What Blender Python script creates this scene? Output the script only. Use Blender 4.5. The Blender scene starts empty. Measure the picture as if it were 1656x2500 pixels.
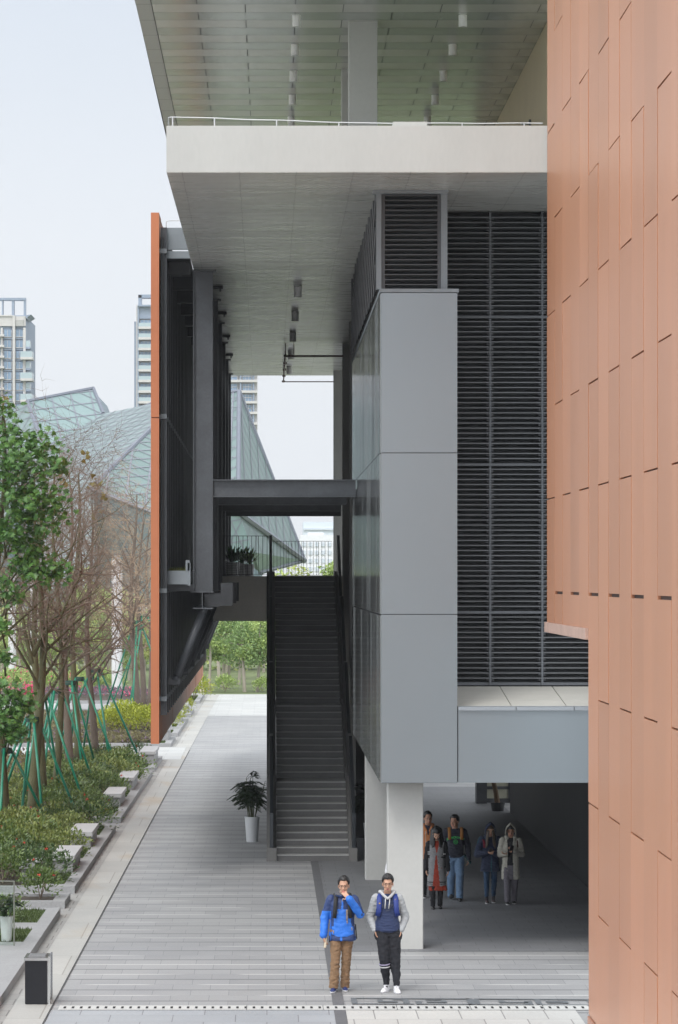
import bpy, math, random
from mathutils import Vector, Matrix, noise as mnoise
R = math.radians
random.seed(7)
sc = bpy.context.scene
COL = sc.collection
F, CX, CY, EYE = 8000.0, 652.0, 1412.0, 6.3      # focal length in photo pixels, vanishing point, eye height

def at(px, py, Y):                                # photo pixel at depth Y -> point in metres
    return Vector(((px-CX)*Y/F, Y, EYE-(py-CY)*Y/F))
def gy(py, z=0.0):                                # depth of a point of height z seen at photo row py
    return F*(EYE-z)/(py-CY)
def sk(x, y):                                     # the street runs a quarter degree off the building
    return x + 0.0045*(y-47)

# ------------------------------------------------------------------ materials
class NT:
    def __init__(s, name):
        s.m = bpy.data.materials.new(name); s.m.use_nodes = True
        s.t = s.m.node_tree; s.b = s.t.nodes['Principled BSDF']
    def n(s, typ, ins=None, **props):
        nd = s.t.nodes.new('ShaderNode'+typ)
        for k, v in props.items(): setattr(nd, k, v)
        for k, v in (ins or {}).items(): s.put(nd, k, v)
        return nd
    def put(s, nd, k, v):
        if isinstance(v, bpy.types.NodeSocket): s.t.links.new(v, nd.inputs[k])
        elif isinstance(v, bpy.types.Node): s.t.links.new(v.outputs[0], nd.inputs[k])
        else:
            if isinstance(v, tuple) and len(v) == 3 and nd.inputs[k].type == 'RGBA': v = (*v, 1)
            nd.inputs[k].default_value = v
    def set(s, **kw):
        for k, v in kw.items(): s.put(s.b, k.replace('_', ' '), v)
        return s
    def math(s, op, a, b=0.0, c=None):
        d = {0: a, 1: b}
        if c is not None: d[2] = c
        return s.n('Math', d, operation=op)
    def obj(s, scale=(1,1,1), rot=(0,0,0)):
        tc = s.n('TexCoord')
        return s.n('Mapping', {'Vector': tc.outputs['Object'], 'Scale': scale, 'Rotation': rot})
    def mix(s, f, a, b, bt='MIX'):
        nd = s.n('MixRGB', {'Fac': f, 'Color1': a, 'Color2': b}, blend_type=bt); return nd
    def noise(s, vec, scale, detail=4, rough=.55):
        return s.n('TexNoise', {'Vector': vec, 'Scale': scale, 'Detail': detail, 'Roughness': rough})
    def ramp(s, f, stops):
        nd = s.n('ValToRGB', {'Fac': f}); e = nd.color_ramp.elements
        while len(e) < len(stops): e.new(.5)
        for i, (p, c) in enumerate(stops):
            e[i].position = p; e[i].color = c if len(c) == 4 else (*c, 1)
        return nd
    def bump(s, h, strength=.2, dist=.02):
        bp = s.n('Bump', {'Height': h, 'Strength': strength, 'Distance': dist}); s.set(Normal=bp); return s

def sc3(c, k): return tuple(max(0, min(1, v*k)) for v in c)
MATS = {}
def plain(name, col, rough=.6, metal=0.0, var=.12, vs=2.0, st=(1,1,1), bump=0.0, bs=30.0, fine=.05, spec=.5, rv=0.0):
    """base colour with broad wear, fine grain and an optional bump"""
    if name in MATS: return MATS[name]
    t = NT(name); v = t.obj(st)
    a = t.noise(v, vs, 5, .6); b = t.noise(v, vs*14, 3, .6)
    m1 = t.ramp(a, [(.25, sc3(col, 1-var)), (.75, sc3(col, 1+var))])
    m2 = t.ramp(b, [(.3, (1-fine,)*3), (.7, (1+fine if fine < 0 else 1,)*3)])
    c = t.mix(1.0, m1, m2, 'MULTIPLY')
    t.set(Base_Color=c, Roughness=rough, Metallic=metal)
    t.b.inputs['Specular IOR Level'].default_value = spec
    if rv:
        rr = t.n('MapRange', {'Value': a.outputs[0], 3: rough-rv, 4: rough+rv}); t.set(Roughness=rr)
    if bump: t.bump(t.noise(v, bs, 4, .6), bump, .01)
    MATS[name] = t.m
    return t.m

# ------------------------------------------------------------------ mesh building
class MB:
    def __init__(s, xf=None): s.v, s.f, s.mi, s.xf, s.cur = [], [], [], xf, 0
    def add(s, vs, fs):
        o = len(s.v)
        if s.xf: vs = [s.xf(p) for p in vs]
        s.v += [tuple(p) for p in vs]; s.f += [tuple(i+o for i in f) for f in fs]; s.mi += [s.cur]*len(fs)
        return s
    def box(s, x0, x1, y0, y1, z0, z1):
        return s.add([(x0,y0,z0),(x1,y0,z0),(x1,y1,z0),(x0,y1,z0),(x0,y0,z1),(x1,y0,z1),(x1,y1,z1),(x0,y1,z1)],
                     [(0,3,2,1),(4,5,6,7),(0,1,5,4),(1,2,6,5),(2,3,7,6),(3,0,4,7)])
    def cbox(s, c, d, bev=0.0):
        return s.box(c[0]-d[0]/2, c[0]+d[0]/2, c[1]-d[1]/2, c[1]+d[1]/2, c[2]-d[2]/2, c[2]+d[2]/2)
    def quad(s, a, b, c, d): return s.add([a,b,c,d], [(0,1,2,3)])
    def prism(s, pts, vec):
        n = len(pts); vec = Vector(vec); top = [Vector(p)+vec for p in pts]
        return s.add([Vector(p) for p in pts]+top, [tuple(range(n-1,-1,-1)), tuple(range(n,2*n))] +
                     [(i,(i+1)%n,n+(i+1)%n,n+i) for i in range(n)])
    def tube(s, pts, rad, n=8, cap=True, flat=None):
        pts = [Vector(p) for p in pts]
        if not isinstance(rad, (list, tuple)): rad = [rad]*len(pts)
        vs, fs = [], []; prev = None
        for i, p in enumerate(pts):
            d = (pts[min(i+1,len(pts)-1)]-pts[max(i-1,0)])
            if d.length < 1e-9: d = Vector((0,0,1))
            d.normalize()
            a = Vector((0,0,1)) if abs(d.z) < .9 else Vector((0,1,0))
            u = d.cross(a).normalized() if prev is None else (prev - d*prev.dot(d)).normalized()
            prev = u; w = d.cross(u)
            fu, fw = flat or (1,1)
            for k in range(n):
                t = 2*math.pi*k/n
                vs.append(p + u*(math.cos(t)*rad[i]*fu) + w*(math.sin(t)*rad[i]*fw))
        for i in range(len(pts)-1):
            for k in range(n):
                a, b = i*n+k, i*n+(k+1)%n
                fs.append((a,b,b+n,a+n))
        if cap: fs += [tuple(range(n-1,-1,-1)), tuple(range((len(pts)-1)*n, len(pts)*n))]
        return s.add(vs, fs)
    def lathe(s, prof, c, n=20):
        vs, fs = [], []; m = len(prof)
        for (r, z) in prof:
            for k in range(n):
                t = 2*math.pi*k/n; vs.append((c[0]+r*math.cos(t), c[1]+r*math.sin(t), c[2]+z))
        for i in range(m-1):
            for k in range(n):
                a, b = i*n+k, i*n+(k+1)%n
                fs.append((a,b,b+n,a+n))
        fs += [tuple(range(n-1,-1,-1)), tuple(range((m-1)*n, m*n))]
        return s.add(vs, fs)
    def ell(s, c, r, n=14, m=9, mat=None):
        vs, fs = [], []
        for i in range(m+1):
            ph = math.pi*i/m
            for k in range(n):
                t = 2*math.pi*k/n
                p = Vector((r[0]*math.sin(ph)*math.cos(t), r[1]*math.sin(ph)*math.sin(t), r[2]*math.cos(ph)))
                if mat is not None: p = mat @ p
                vs.append(Vector(c)+p)
        for i in range(m):
            for k in range(n):
                a, b = i*n+k, i*n+(k+1)%n
                fs.append((a, a+n, b+n, b))
        return s.add(vs, fs)
    def build(s, name, mats, parent=None, origin=None, smooth=False):
        if not isinstance(mats, (list, tuple)): mats = [mats]
        if parent is not None:
            o0 = parent; base = Vector((0,0,0))
            while o0 is not None: base = base+o0.location; o0 = o0.parent
        else: base = Vector(origin) if origin is not None else Vector((0,0,0))
        me = bpy.data.meshes.new(name)
        me.from_pydata([(p[0]-base[0], p[1]-base[1], p[2]-base[2]) for p in s.v], [], s.f)
        for m in mats: me.materials.append(m)
        if any(s.mi): me.polygons.foreach_set('material_index', s.mi)
        if smooth: me.polygons.foreach_set('use_smooth', [True]*len(me.polygons))
        me.update()
        o = bpy.data.objects.new(name, me); COL.objects.link(o)
        if parent is not None: o.parent = parent
        else: o.location = base
        return o

def tag(o, label=None, cat=None, group=None, kind=None):
    if label: o['label'] = label
    if cat: o['category'] = cat
    if group: o['group'] = group
    if kind: o['kind'] = kind
    return o
def thing(name, loc, label, cat, group=None):
    o = bpy.data.objects.new(name, None); o.empty_display_size = .2; COL.objects.link(o)
    o.location = loc
    return tag(o, label, cat, group)
def dup(root, loc, rz=0.0, scale=None, label=None):
    r = root.copy(); COL.objects.link(r); r.location = loc; r.rotation_euler = (0,0,rz)
    if scale: r.scale = (scale,)*3 if not isinstance(scale, tuple) else scale
    if label: r['label'] = label
    for ch in list(root.children):
        c = ch.copy(); COL.objects.link(c); c.parent = r
        for g in list(ch.children):
            d = g.copy(); COL.objects.link(d); d.parent = c
    return r

# ------------------------------------------------------------------ palette
fascia_m = plain('painted_concrete', (.442,.455,.435), .75, var=.05, st=(1,1,.3), vs=1.3, bump=.08, bs=60, fine=.05)
column_m = plain('column_concrete', (.455,.452,.43), .75, var=.04, vs=.9, bump=.06, bs=70, fine=.05)
clad_m = plain('grey_aluminium', (.248,.278,.296), .34, metal=.8, var=.025, vs=.3, fine=0, rv=.02)
steel_m = plain('dark_steel_paint', (.115,.123,.135), .42, var=.25, vs=1.5, fine=.15, rv=.1)
steel2_m = plain('charcoal_steel', (.040,.042,.046), .5, var=.3, vs=2.5, fine=.2)
greysteel_m = plain('grey_steel', (.24,.265,.285), .5, var=.1, vs=2, fine=.05)
louver_m = plain('louver_charcoal', (.085,.09,.096), .42, metal=.2, var=.1, vs=1, fine=.05)
black_m = plain('void_black', (.006,.006,.007), .8, var=0, fine=0)
cream_m = plain('cream_wall', (.56,.46,.32), .8, var=.05, vs=.7, fine=.04)
tile_m = plain('terrace_tile', (.50,.485,.44), .6, var=.08, vs=1.2, fine=.06)
white_m = plain('white_enamel', (.62,.62,.61), .4, var=.02, fine=.02)
granite_m = plain('granite', (.31,.31,.31), .65, var=.1, vs=1.5, fine=.18)
granite_d = plain('granite_dark', (.085,.088,.09), .6, var=.15, vs=2, fine=.2)
rustpipe_m = plain('red_oxide_pipe', (.10,.028,.02), .5, var=.2, fine=.1)
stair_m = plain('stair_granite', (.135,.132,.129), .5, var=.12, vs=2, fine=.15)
stair_toplit_m = plain('stair_nosing_toplit', (.40,.395,.385), .5, var=.1, fine=.1)  # pale nosing tone that also paints top light on the treads
stringer_m = plain('stringer_stone', (.17,.165,.157), .6, var=.12, vs=1.2, fine=.1)
grass_m = plain('grass', (.055,.085,.016), .9, var=.35, vs=6, fine=.4)
soil_m = plain('soil', (.06,.045,.03), .95, var=.3, vs=4, fine=.3)

def soffit_concrete():
    t = NT('soffit_concrete')
    v = t.obj((.25,1.6,1)); v1 = t.obj()
    a = t.noise(v, 2.2, 6, .65); b = t.noise(t.obj((.12,3.5,1)), 3, 4, .7); c = t.noise(v1, .22, 3)
    base = t.ramp(a, [(.25,(.43,.435,.405)), (.5,(.56,.565,.53)), (.78,(.68,.68,.64))])
    base = t.mix(t.math('MULTIPLY', t.ramp(b, [(.60,(0,0,0)),(.72,(1,1,1))]), .45), base, (.27,.27,.255))
    base = t.mix(.35, base, t.ramp(c, [(.3,(.43,.44,.405)), (.7,(.68,.68,.645))]))
    sx = t.n('SeparateXYZ', {0: v1}); x, y = sx.outputs[0], sx.outputs[1]
    wob = t.math('MULTIPLY', t.noise(v1, 1.4, 2), .05)
    def line(co, off, pitch, w):
        k = t.math('ADD', t.math('ADD', co, off), wob)
        fr = t.math('FRACT', t.math('DIVIDE', k, pitch))
        d = t.math('MULTIPLY', t.math('ABSOLUTE', t.math('SUBTRACT', fr, .5)), pitch)
        return t.math('LESS_THAN', d, w)
    l = t.math('MAXIMUM', line(x, 1.62, .92, .010), line(y, .3, 3.6, .03))
    base = t.mix(t.math('MULTIPLY', l, .45), base, (.2,.2,.19))
    t.set(Base_Color=base, Roughness=t.n('MapRange', {'Value': a.outputs[0], 1: .3, 2: .7, 3: .34, 4: .24})).bump(b, .04, .01)
    return t.m
soffit_m = soffit_concrete()

def paving(name, light, dark, line=True, pitch=1.32, bw=.62, row=.66, stain=0.0, mortar=.008):
    t = NT(name); v = t.obj()
    br = t.n('TexBrick', {'Vector': v, 'Scale': 1.0, 'Mortar Size': mortar, 'Brick Width': bw, 'Row Height': row,
             'Color1': sc3(light, 1.04), 'Color2': sc3(light, .93), 'Mortar': dark, 'Mortar Smooth': .3, 'Bias': 0.0}, offset=.5)
    nz = t.noise(v, .35, 5, .6); f = t.noise(v, 22, 3)
    c = t.mix(1.0, br, t.ramp(nz, [(.25,(.80,.81,.83)),(.75,(1.0,1.0,.99))]), 'MULTIPLY')
    c = t.mix(1.0, c, t.ramp(f, [(.3,(.9,.9,.9)),(.7,(1,1,1))]), 'MULTIPLY')
    if line:
        s = t.n('SeparateXYZ', {0: v}); y = s.outputs[1]
        fr = t.math('FRACT', t.math('DIVIDE', y, pitch))
        n1 = t.noise(t.obj((.35,1.0/pitch*1.3,1)), 1.6, 1)
        dk = t.math('LESS_THAN', t.math('ABSOLUTE', t.math('SUBTRACT', t.math('FRACT', t.math('ADD', fr, .5)), .5)), .034)
        wt = t.math('LESS_THAN', t.math('ABSOLUTE', t.math('SUBTRACT', fr, .5)), .030)
        on = t.ramp(n1, [(.44,(0,0,0)),(.52,(1,1,1))])
        c = t.mix(t.math('MULTIPLY', dk, .62), c, (.075,.077,.08))
        c = t.mix(t.math('MULTIPLY', wt, t.math('MULTIPLY', on, .75)), c, (.52,.51,.49))
    if stain:
        n2 = t.noise(t.obj((.6,.22,1)), 1.2, 4); 
        c = t.mix(t.math('MULTIPLY', t.ramp(n2, [(.56,(0,0,0)),(.70,(1,1,1))]), stain), c, (.34,.24,.13))
    t.set(Base_Color=c, Roughness=.62).bump(br.outputs['Fac'], -.25, .01)
    return t.m
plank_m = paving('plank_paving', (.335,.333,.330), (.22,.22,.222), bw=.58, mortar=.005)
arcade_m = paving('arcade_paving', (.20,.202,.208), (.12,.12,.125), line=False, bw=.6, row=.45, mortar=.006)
band_m = paving('pale_band_paving', (.44,.43,.40), (.30,.28,.25), line=False, bw=1.3, row=2.6, stain=.45, mortar=.012)
sett_m = paving('sett_paving', (.34,.33,.31), (.18,.17,.16), line=False, bw=.5, row=.62, stain=.3, mortar=.012)
slab_m = paving('granite_slab_paving', (.55,.54,.51), (.26,.25,.24), line=False, bw=.62, row=2.6, mortar=.010)
bigslab_m = paving('blue_grey_slab_paving', (.37,.385,.40), (.20,.20,.21), line=False, bw=.9, row=.75, mortar=.008)

# ------------------------------------------------------------------ camera, sky, sun
cam = bpy.data.cameras.new('camera'); co = bpy.data.objects.new('camera', cam); COL.objects.link(co)
co.location = (0,0,EYE); co.rotation_euler = (R(90),0,0)
cam.sensor_width = 36; cam.lens = F/2500*36; cam.shift_x = (828-CX)/2500; cam.shift_y = (CY-1250)/2500
cam.clip_start = .5; cam.clip_end = 6000
sc.camera = co
SUN_EL, SUN_AZ = 52, 205
w = bpy.data.worlds.new('World'); sc.world = w; w.use_nodes = True
nt = w.node_tree; bg = nt.nodes['Background']; bg.inputs[1].default_value = .1
sky = nt.nodes.new('ShaderNodeTexSky'); sky.sky_type = 'NISHITA'; sky.sun_disc = False
sky.sun_elevation = R(SUN_EL); sky.sun_rotation = R(SUN_AZ); sky.dust_density = 6; sky.air_density = 1.5
hs = nt.nodes.new('ShaderNodeHueSaturation'); hs.inputs['Saturation'].default_value = .45; hs.inputs['Value'].default_value = .9
nt.links.new(sky.outputs[0], hs.inputs['Color'])
tc = nt.nodes.new('ShaderNodeTexCoord'); sp = nt.nodes.new('ShaderNodeSeparateXYZ'); nt.links.new(tc.outputs['Generated'], sp.inputs[0])
rp = nt.nodes.new('ShaderNodeValToRGB'); nt.links.new(sp.outputs[2], rp.inputs[0])
E = rp.color_ramp.elements
E[0].position = 0.0; E[0].color = (.61,.625,.64,1); E[1].position = 1.0; E[1].color = (.85,.875,.91,1)
e = E.new(.10); e.color = (.585,.605,.635,1)
e = E.new(.19); e.color = (.49,.53,.59,1)
e = E.new(.42); e.color = (.70,.73,.77,1)
cn = nt.nodes.new('ShaderNodeTexNoise'); cn.inputs['Scale'].default_value = 2.2; cn.inputs['Detail'].default_value = 5
nt.links.new(tc.outputs['Generated'], cn.inputs['Vector'])
cr = nt.nodes.new('ShaderNodeValToRGB'); nt.links.new(cn.outputs[0], cr.inputs[0])
cr.color_ramp.elements[0].position = .3; cr.color_ramp.elements[0].color = (9.2,9.4,9.6,1)
cr.color_ramp.elements[1].position = .7; cr.color_ramp.elements[1].color = (10.3,10.3,10.3,1)
ml = nt.nodes.new('ShaderNodeMixRGB'); ml.blend_type = 'MULTIPLY'; ml.inputs[0].default_value = 1
nt.links.new(rp.outputs[0], ml.inputs[1]); nt.links.new(cr.outputs[0], ml.inputs[2])
mx = nt.nodes.new('ShaderNodeMixRGB'); mx.inputs[0].default_value = .9
nt.links.new(hs.outputs[0], mx.inputs[1]); nt.links.new(ml.outputs[0], mx.inputs[2])
dt = nt.nodes.new('ShaderNodeVectorMath'); dt.operation = 'DOT_PRODUCT'; dt.inputs[1].default_value = (-.35,-.94,0)
nt.links.new(tc.outputs['Generated'], dt.inputs[0])
mr = nt.nodes.new('ShaderNodeMapRange'); nt.links.new(dt.outputs['Value'], mr.inputs[0])     # the overcast is brighter on the sun's side
mr.inputs[1].default_value = -.9; mr.inputs[2].default_value = .9; mr.inputs[3].default_value = 1.0; mr.inputs[4].default_value = 1.95
m3 = nt.nodes.new('ShaderNodeMixRGB'); m3.blend_type = 'MULTIPLY'; m3.inputs[0].default_value = 1
nt.links.new(mx.outputs[0], m3.inputs[1]); nt.links.new(mr.outputs[0], m3.inputs[2])
nt.links.new(m3.outputs[0], bg.inputs[0])
sl = bpy.data.lights.new('sun', 'SUN'); sl.energy = .9; sl.angle = R(18); sl.color = (1,.98,.95)
so = bpy.data.objects.new('sun', sl); COL.objects.link(so)
az = R(SUN_AZ); sd = Vector((math.sin(az)*math.cos(R(SUN_EL)), math.cos(az)*math.cos(R(SUN_EL)), math.sin(R(SUN_EL))))
so.rotation_euler = (-sd).to_track_quat('-Z', 'Y').to_euler()
so.location = (-10,20,40)
sc.view_settings.view_transform = 'Standard'; sc.view_settings.look = 'None'; sc.view_settings.exposure = 0.70; sc.view_settings.gamma = 1
sc.cycles.max_bounces = 10; sc.cycles.diffuse_bounces = 7; sc.cycles.use_denoising = True
try: sc.cycles.denoiser = 'OPENIMAGEDENOISE'
except Exception: pass
sc.cycles.sample_clamp_indirect = 8
# ================================================================== GROUND
def sheet(name, mat, x0, x1, y0, y1, z, skew=False, kind='structure'):
    mb = MB(lambda p: (sk(p[0], p[1]), p[1], p[2])) if skew else MB()
    mb.quad((x0,y0,z),(x1,y0,z),(x1,y1,z),(x0,y1,z))
    return tag(mb.build(name, mat), kind=kind)
far_ground_m = plain('far_ground', (.15,.185,.075), .95, var=.3, vs=.05, fine=.3)
sheet('ground', far_ground_m, -900, 900, -250, 1850, -.05)
sheet('plaza_paving', plank_m, -60, 60, -90, 178, 0)
sheet('blue_grey_paving', bigslab_m, -3.17, 1.02, -20, 47.77, .004)
sheet('granite_slab_paving', slab_m, 1.15, 4.5, -20, 47.77, .004)
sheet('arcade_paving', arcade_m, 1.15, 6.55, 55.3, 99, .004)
sheet('dark_paving_strip', plain('dark_strip', (.125,.125,.13), .6, var=.12, fine=.15), .975, 1.145, 30, 73, .008)
sheet('pale_band', band_m, -3.735, -3.17, 25, 177, .012, True)
sheet('sett_strip', sett_m, -3.95, -3.74, 25, 177, .008, True)
sheet('joint_line', plain('joint_dark', (.05,.05,.05), .8), -3.17, -3.15, 25, 120, .016, True)
# white drainage strip with dark slots
mb = MB(); y0, y1 = 47.77, 48.27
mb.quad((-3.05,y0,.010),(4.72,y0,.010),(4.72,y1,.010),(-3.05,y1,.010))
mb.cur = 1; k = 0; x = -2.98
while x < 4.7:
    mb.quad((x,y0+.15,.014),(x+.036,y0+.15,.014),(x+.036,y0+.36,.014),(x,y0+.36,.014)); x += .1205; k += 1
mb.cur = 2
for x in (-.3,.82,1.9,2.98,4.05): mb.quad((x,y0,.0145),(x+.008,y0,.0145),(x+.008,y1,.0145),(x,y1,.0145))
tag(mb.build('drainage_strip', [plain('drain_white', (.50,.50,.48), .6, var=.06, fine=.08), black_m, granite_d]), kind='structure')
# dark meander inlay in the paving
mb = MB(); z = .012
def inlay(px0, py0, px1, py1):
    mb.quad(at(px0,py1,gy(py1)), at(px1,py1,gy(py1)), at(px1,py0,gy(py0)), at(px0,py0,gy(py0)))
def strip(px0, px1, a0, a1):       # a: 0 front .. 1 back, between the tilted edges of the band
    ya, yb = 48.36, 49.06
    X0, X1 = (px0-CX)*48.6/F, (px1-CX)*48.6/F
    dy = lambda X: (X-3)*-.045
    q = [(X0, ya+(yb-ya)*a0+dy(X0)), (X1, ya+(yb-ya)*a0+dy(X1)), (X1, ya+(yb-ya)*a1+dy(X1)), (X0, ya+(yb-ya)*a1+dy(X0))]
    mb.quad(*[(x, y, z) for x, y in q])
strip(859,1150,.88,1); strip(859,1010,.0,.10); strip(859,873,.1,.88); strip(923,972,.32,.5); strip(923,936,.5,.72); strip(960,1000,.72,.84); strip(985,1000,.15,.72)
strip(1015,1150,.0,.1); strip(1015,1030,.1,.55); strip(1042,1092,.3,.42); strip(1078,1092,.42,.66); strip(1042,1080,.66,.76); strip(1142,1158,.0,1)
strip(1162,1445,.88,1); strip(1162,1300,.0,.10); strip(1158,1172,.1,.88); strip(1219,1290,.32,.46); strip(1219,1234,.46,.7); strip(1280,1300,.1,.6)
strip(1315,1445,.0,.1); strip(1308,1322,.1,.88); strip(1334,1388,.5,.62); strip(1374,1388,.3,.5); strip(1335,1374,.3,.4); strip(1436,1448,.1,.88)
tag(mb.build('dark_paving_inlay', plain('inlay_stone', (.13,.14,.15), .55, var=.1, fine=.1)), kind='structure')
# manhole and patches of paler stone far down the street
mb = MB()
for (px0,px1,py) in ((545,560,1757),):
    pass

# ================================================================== CONCRETE BUILDING
B = thing('academic_building', (3.5,75,0), 'grey building on square concrete columns with a deep terrace slab and louvered walls', 'building')
SLZ0, SLZ1, CEIL = 12.83, 13.58, 17.94
# terrace slab: fascia faces + soffit
poly = [(-1.617,52.7),(8.5,52.7),(8.5,105.5),(-1.42,105.5)]
mb = MB(); mb.prism([(x,y,SLZ0+.012) for x,y in poly], (0,0,SLZ1-SLZ0-.012)); mb.build('terrace_slab', fascia_m, B)
mb = MB(); mb.prism([(x+(.003 if x<0 else -.003), y+(.003 if y<60 else -.003), SLZ0) for x,y in poly], (0,0,.012)); mb.build('slab_soffit', soffit_m, B)
mb = MB(); mb.box(1.0,8,54.6,105,SLZ1,SLZ1+.03); mb.build('roof_lawn', grass_m, B)  # unseen lawn, shows only as green bounce on the plank roof
mb = MB(); mb.box(-1.3,.98,54.6,105,SLZ1,SLZ1+.03); mb.build('roof_bounce_sheet', plain('roof_bounce_pale', (.6,.6,.58), .7), B)  # unseen pale sheet, added to bounce more light onto the plank roof
mb = MB(); mb.box(2.03,2.58,52.78,53.2,SLZ1,SLZ1+.075); mb.build('parapet_block', fascia_m, B)
# lightning strip on the parapet
mb = MB(); zt = lambda x: SLZ1+.165-.105*min(1,max(0,(x+1.6)/3.2))
pts = [(-1.6,53.6,SLZ1+.02),(-1.6,53.2,SLZ1+.13),(-1.59,52.9,SLZ1+.158)]+[(x, 52.85, zt(x)+.004*math.sin(x*5)) for x in [-1.55+.2*i for i in range(31)]]
mb.tube(pts, .009, 6)
for x in (-1.52,-.845,.157,1.16,2.16,3.15,4.15): mb.tube([(x,52.85,SLZ1-.01),(x,52.85,zt(x)+.006)], .011, 6)
mb.build('parapet_rail', plain('galvanised', (.5,.51,.52), .4, metal=.3, var=.1), B)
# upper roof soffit of staggered metal planks
mb = MB(); Y0, ROW, LEN = 57.0, .945, 2.0
rl = lambda y: -2.66+.002*(y-66)
for r in range(52):
    ya, yb = Y0+r*ROW, Y0+(r+1)*ROW-.022
    mb.cur = 2
    if r % 2 == 0: mb.quad((rl(ya),ya,CEIL),(rl(ya)+.31,ya,CEIL),(rl(ya)+.31,yb+ROW,CEIL),(rl(ya),yb+ROW,CEIL))
    x = rl(ya)+.33+.0; off = 0.92 if r % 2 else 1.9
    first = True
    while x < 8.4:
        x1 = x+(off if first else LEN); first = False
        mb.cur = r % 2  # rows alternate in tone; part of the difference is painted sheen
        mb.quad((x,ya,CEIL),(min(x1-.022,8.4),ya,CEIL),(min(x1-.022,8.4),yb,CEIL),(x,yb,CEIL)); x = x1
ceilA = plain('soffit_metal_pale', (.60,.595,.56), .24, metal=.15, var=.05, vs=.5, fine=.03)
ceilB = plain('soffit_metal_green', (.44,.465,.435), .20, metal=.2, var=.05, vs=.5, fine=.03)
ceilC = plain('soffit_metal_edge', (.42,.43,.42), .3, metal=.3, var=.04, vs=.5, fine=.03)
mb.build('roof_soffit', [ceilA, ceilB, ceilC], B)
mb = MB(); mb.box(-2.66,8.6,56.8,106.3,CEIL+.012,CEIL+.9); mb.build('roof', plain('roof_dark', (.05,.052,.055), .6), B)
# columns
def column(x0, y0, w, z0, z1):
    mb = MB(); b = .012
    mb.prism([(x0+b,y0,z0),(x0+w-b,y0,z0),(x0+w,y0+b,z0),(x0+w,y0+w-b,z0),(x0+w-b,y0+w,z0),(x0+b,y0+w,z0),(x0,y0+w-b,z0),(x0,y0+b,z0)], (0,0,z1-z0))
    return mb.build('column', column_m, B)
column(2.055,55.65,.6,0,2.88); column(2.06,68.4,.62,0,2.88)
column(2.10,83.2,.6,0,SLZ0); column(2.11,91.2,.6,0,SLZ0); column(2.10,103.0,.6,0,SLZ0)
column(1.71,68.5,.60,SLZ1,CEIL); column(1.71,74.9,.60,SLZ1,CEIL)
# grey aluminium cladding box at the corner
seams = [2.87, 5.69, 8.40, 11.09]
mb = MB()
for a, b in zip(seams[:-1], seams[1:]):
    mb.box(1.92,3.195,54.995,55.06,a+(.012 if a > 3 else 0),b)                     # front panels
mb.build('front_cladding', clad_m, B)
mb = MB(); clad_side = plain('side_cladding_gloss', (.20,.21,.21), .16, metal=.7, var=.06, vs=1, fine=.02, st=(1,6,.15), rv=.06)
y = 55.08
while y < 72.9:
    for a, b in zip(seams[:-1], seams[1:]):
        tl = random.uniform(-.004,.004)
        mb.prism([(1.900+tl,y,a+(.012 if a > 3 else 0)),(1.935,y,a),(1.935,y+.585,a),(1.900-tl,y+.585,a+(.012 if a > 3 else 0))], (0,0,b-a-.014))
    y += .6
mb.build('side_cladding', clad_side, B)
mb = MB(); mb.box(1.936,3.19,55.062,73,2.88,11.08); mb.build('cladding_core', black_m, B)
mb = MB(); mb.box(1.895,3.22,54.97,73,11.10,11.16); mb.build('cladding_coping', greysteel_m, B)
mb = MB(); mb.box(1.936,3.19,55.02,73,2.862,2.872); mb.build('box_underside', plain('underside', (.16,.165,.17), .6), B)
# louver turret on the box: frame, slats, side lattice
mb = MB()
for x0, x1 in ((1.845,1.925),(2.93,3.035)): mb.box(x0,x1,55.1,55.25,11.165,12.80)
mb.box(1.78,3.05,55.06,55.28,12.77,12.828)
mb.build('louver_frame', greysteel_m, B)
mb = MB(); n = 19
for i in range(n):
    z = 11.19+i*.0835
    mb.prism([(1.99,55.16,z+.050),(1.99,55.30,z-.002),(1.99,55.30,z+.006),(1.99,55.16,z+.060)], (.88,0,0))
    mb.box(1.985,2.875,55.145,55.16,z+.048,z+.063)
for x in (1.93,2.875): mb.box(x,x+.055,55.17,55.24,11.17,12.77)
mb.build('louver_slats', louver_m, B)
mb = MB(); mb.box(1.93,2.93,55.45,55.5,11.17,12.8); mb.build('louver_backing', black_m, B)
mb = MB(); mesh_m = plain('lattice_steel', (.10,.10,.105), .5, var=.1)
zz = lambda t: 11.17+t*(12.80-11.17)
for i in range(13):
    for sgn in (1,-1):
        a = 55.3+(i-2)*1.25+(0 if sgn > 0 else 3.6); b = a+sgn*3.6; lo, hi = 55.3, 71.3
        ta, tb = (lo-a)/(b-a), (hi-a)/(b-a); t0, t1 = max(0, min(ta,tb)), min(1, max(ta,tb))
        if t1 > t0: mb.tube([(1.850+.012*sgn, a+(b-a)*t0, zz(t0)), (1.850+.012*sgn, a+(b-a)*t1, zz(t1))], .018, 4, cap=False)
for k in range(10): mb.box(1.86,1.885,55.3,71.3,11.25+.165*k,11.275+.165*k)
for y in (55.3,71.25): mb.box(1.835,1.87,y,y+.06,11.17,12.82)
mb.build('side_lattice', mesh_m, B)
mb = MB(); mb.box(2.02,2.05,55.5,71.3,11.17,12.82); mb.build('lattice_backing', black_m, B)
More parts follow.
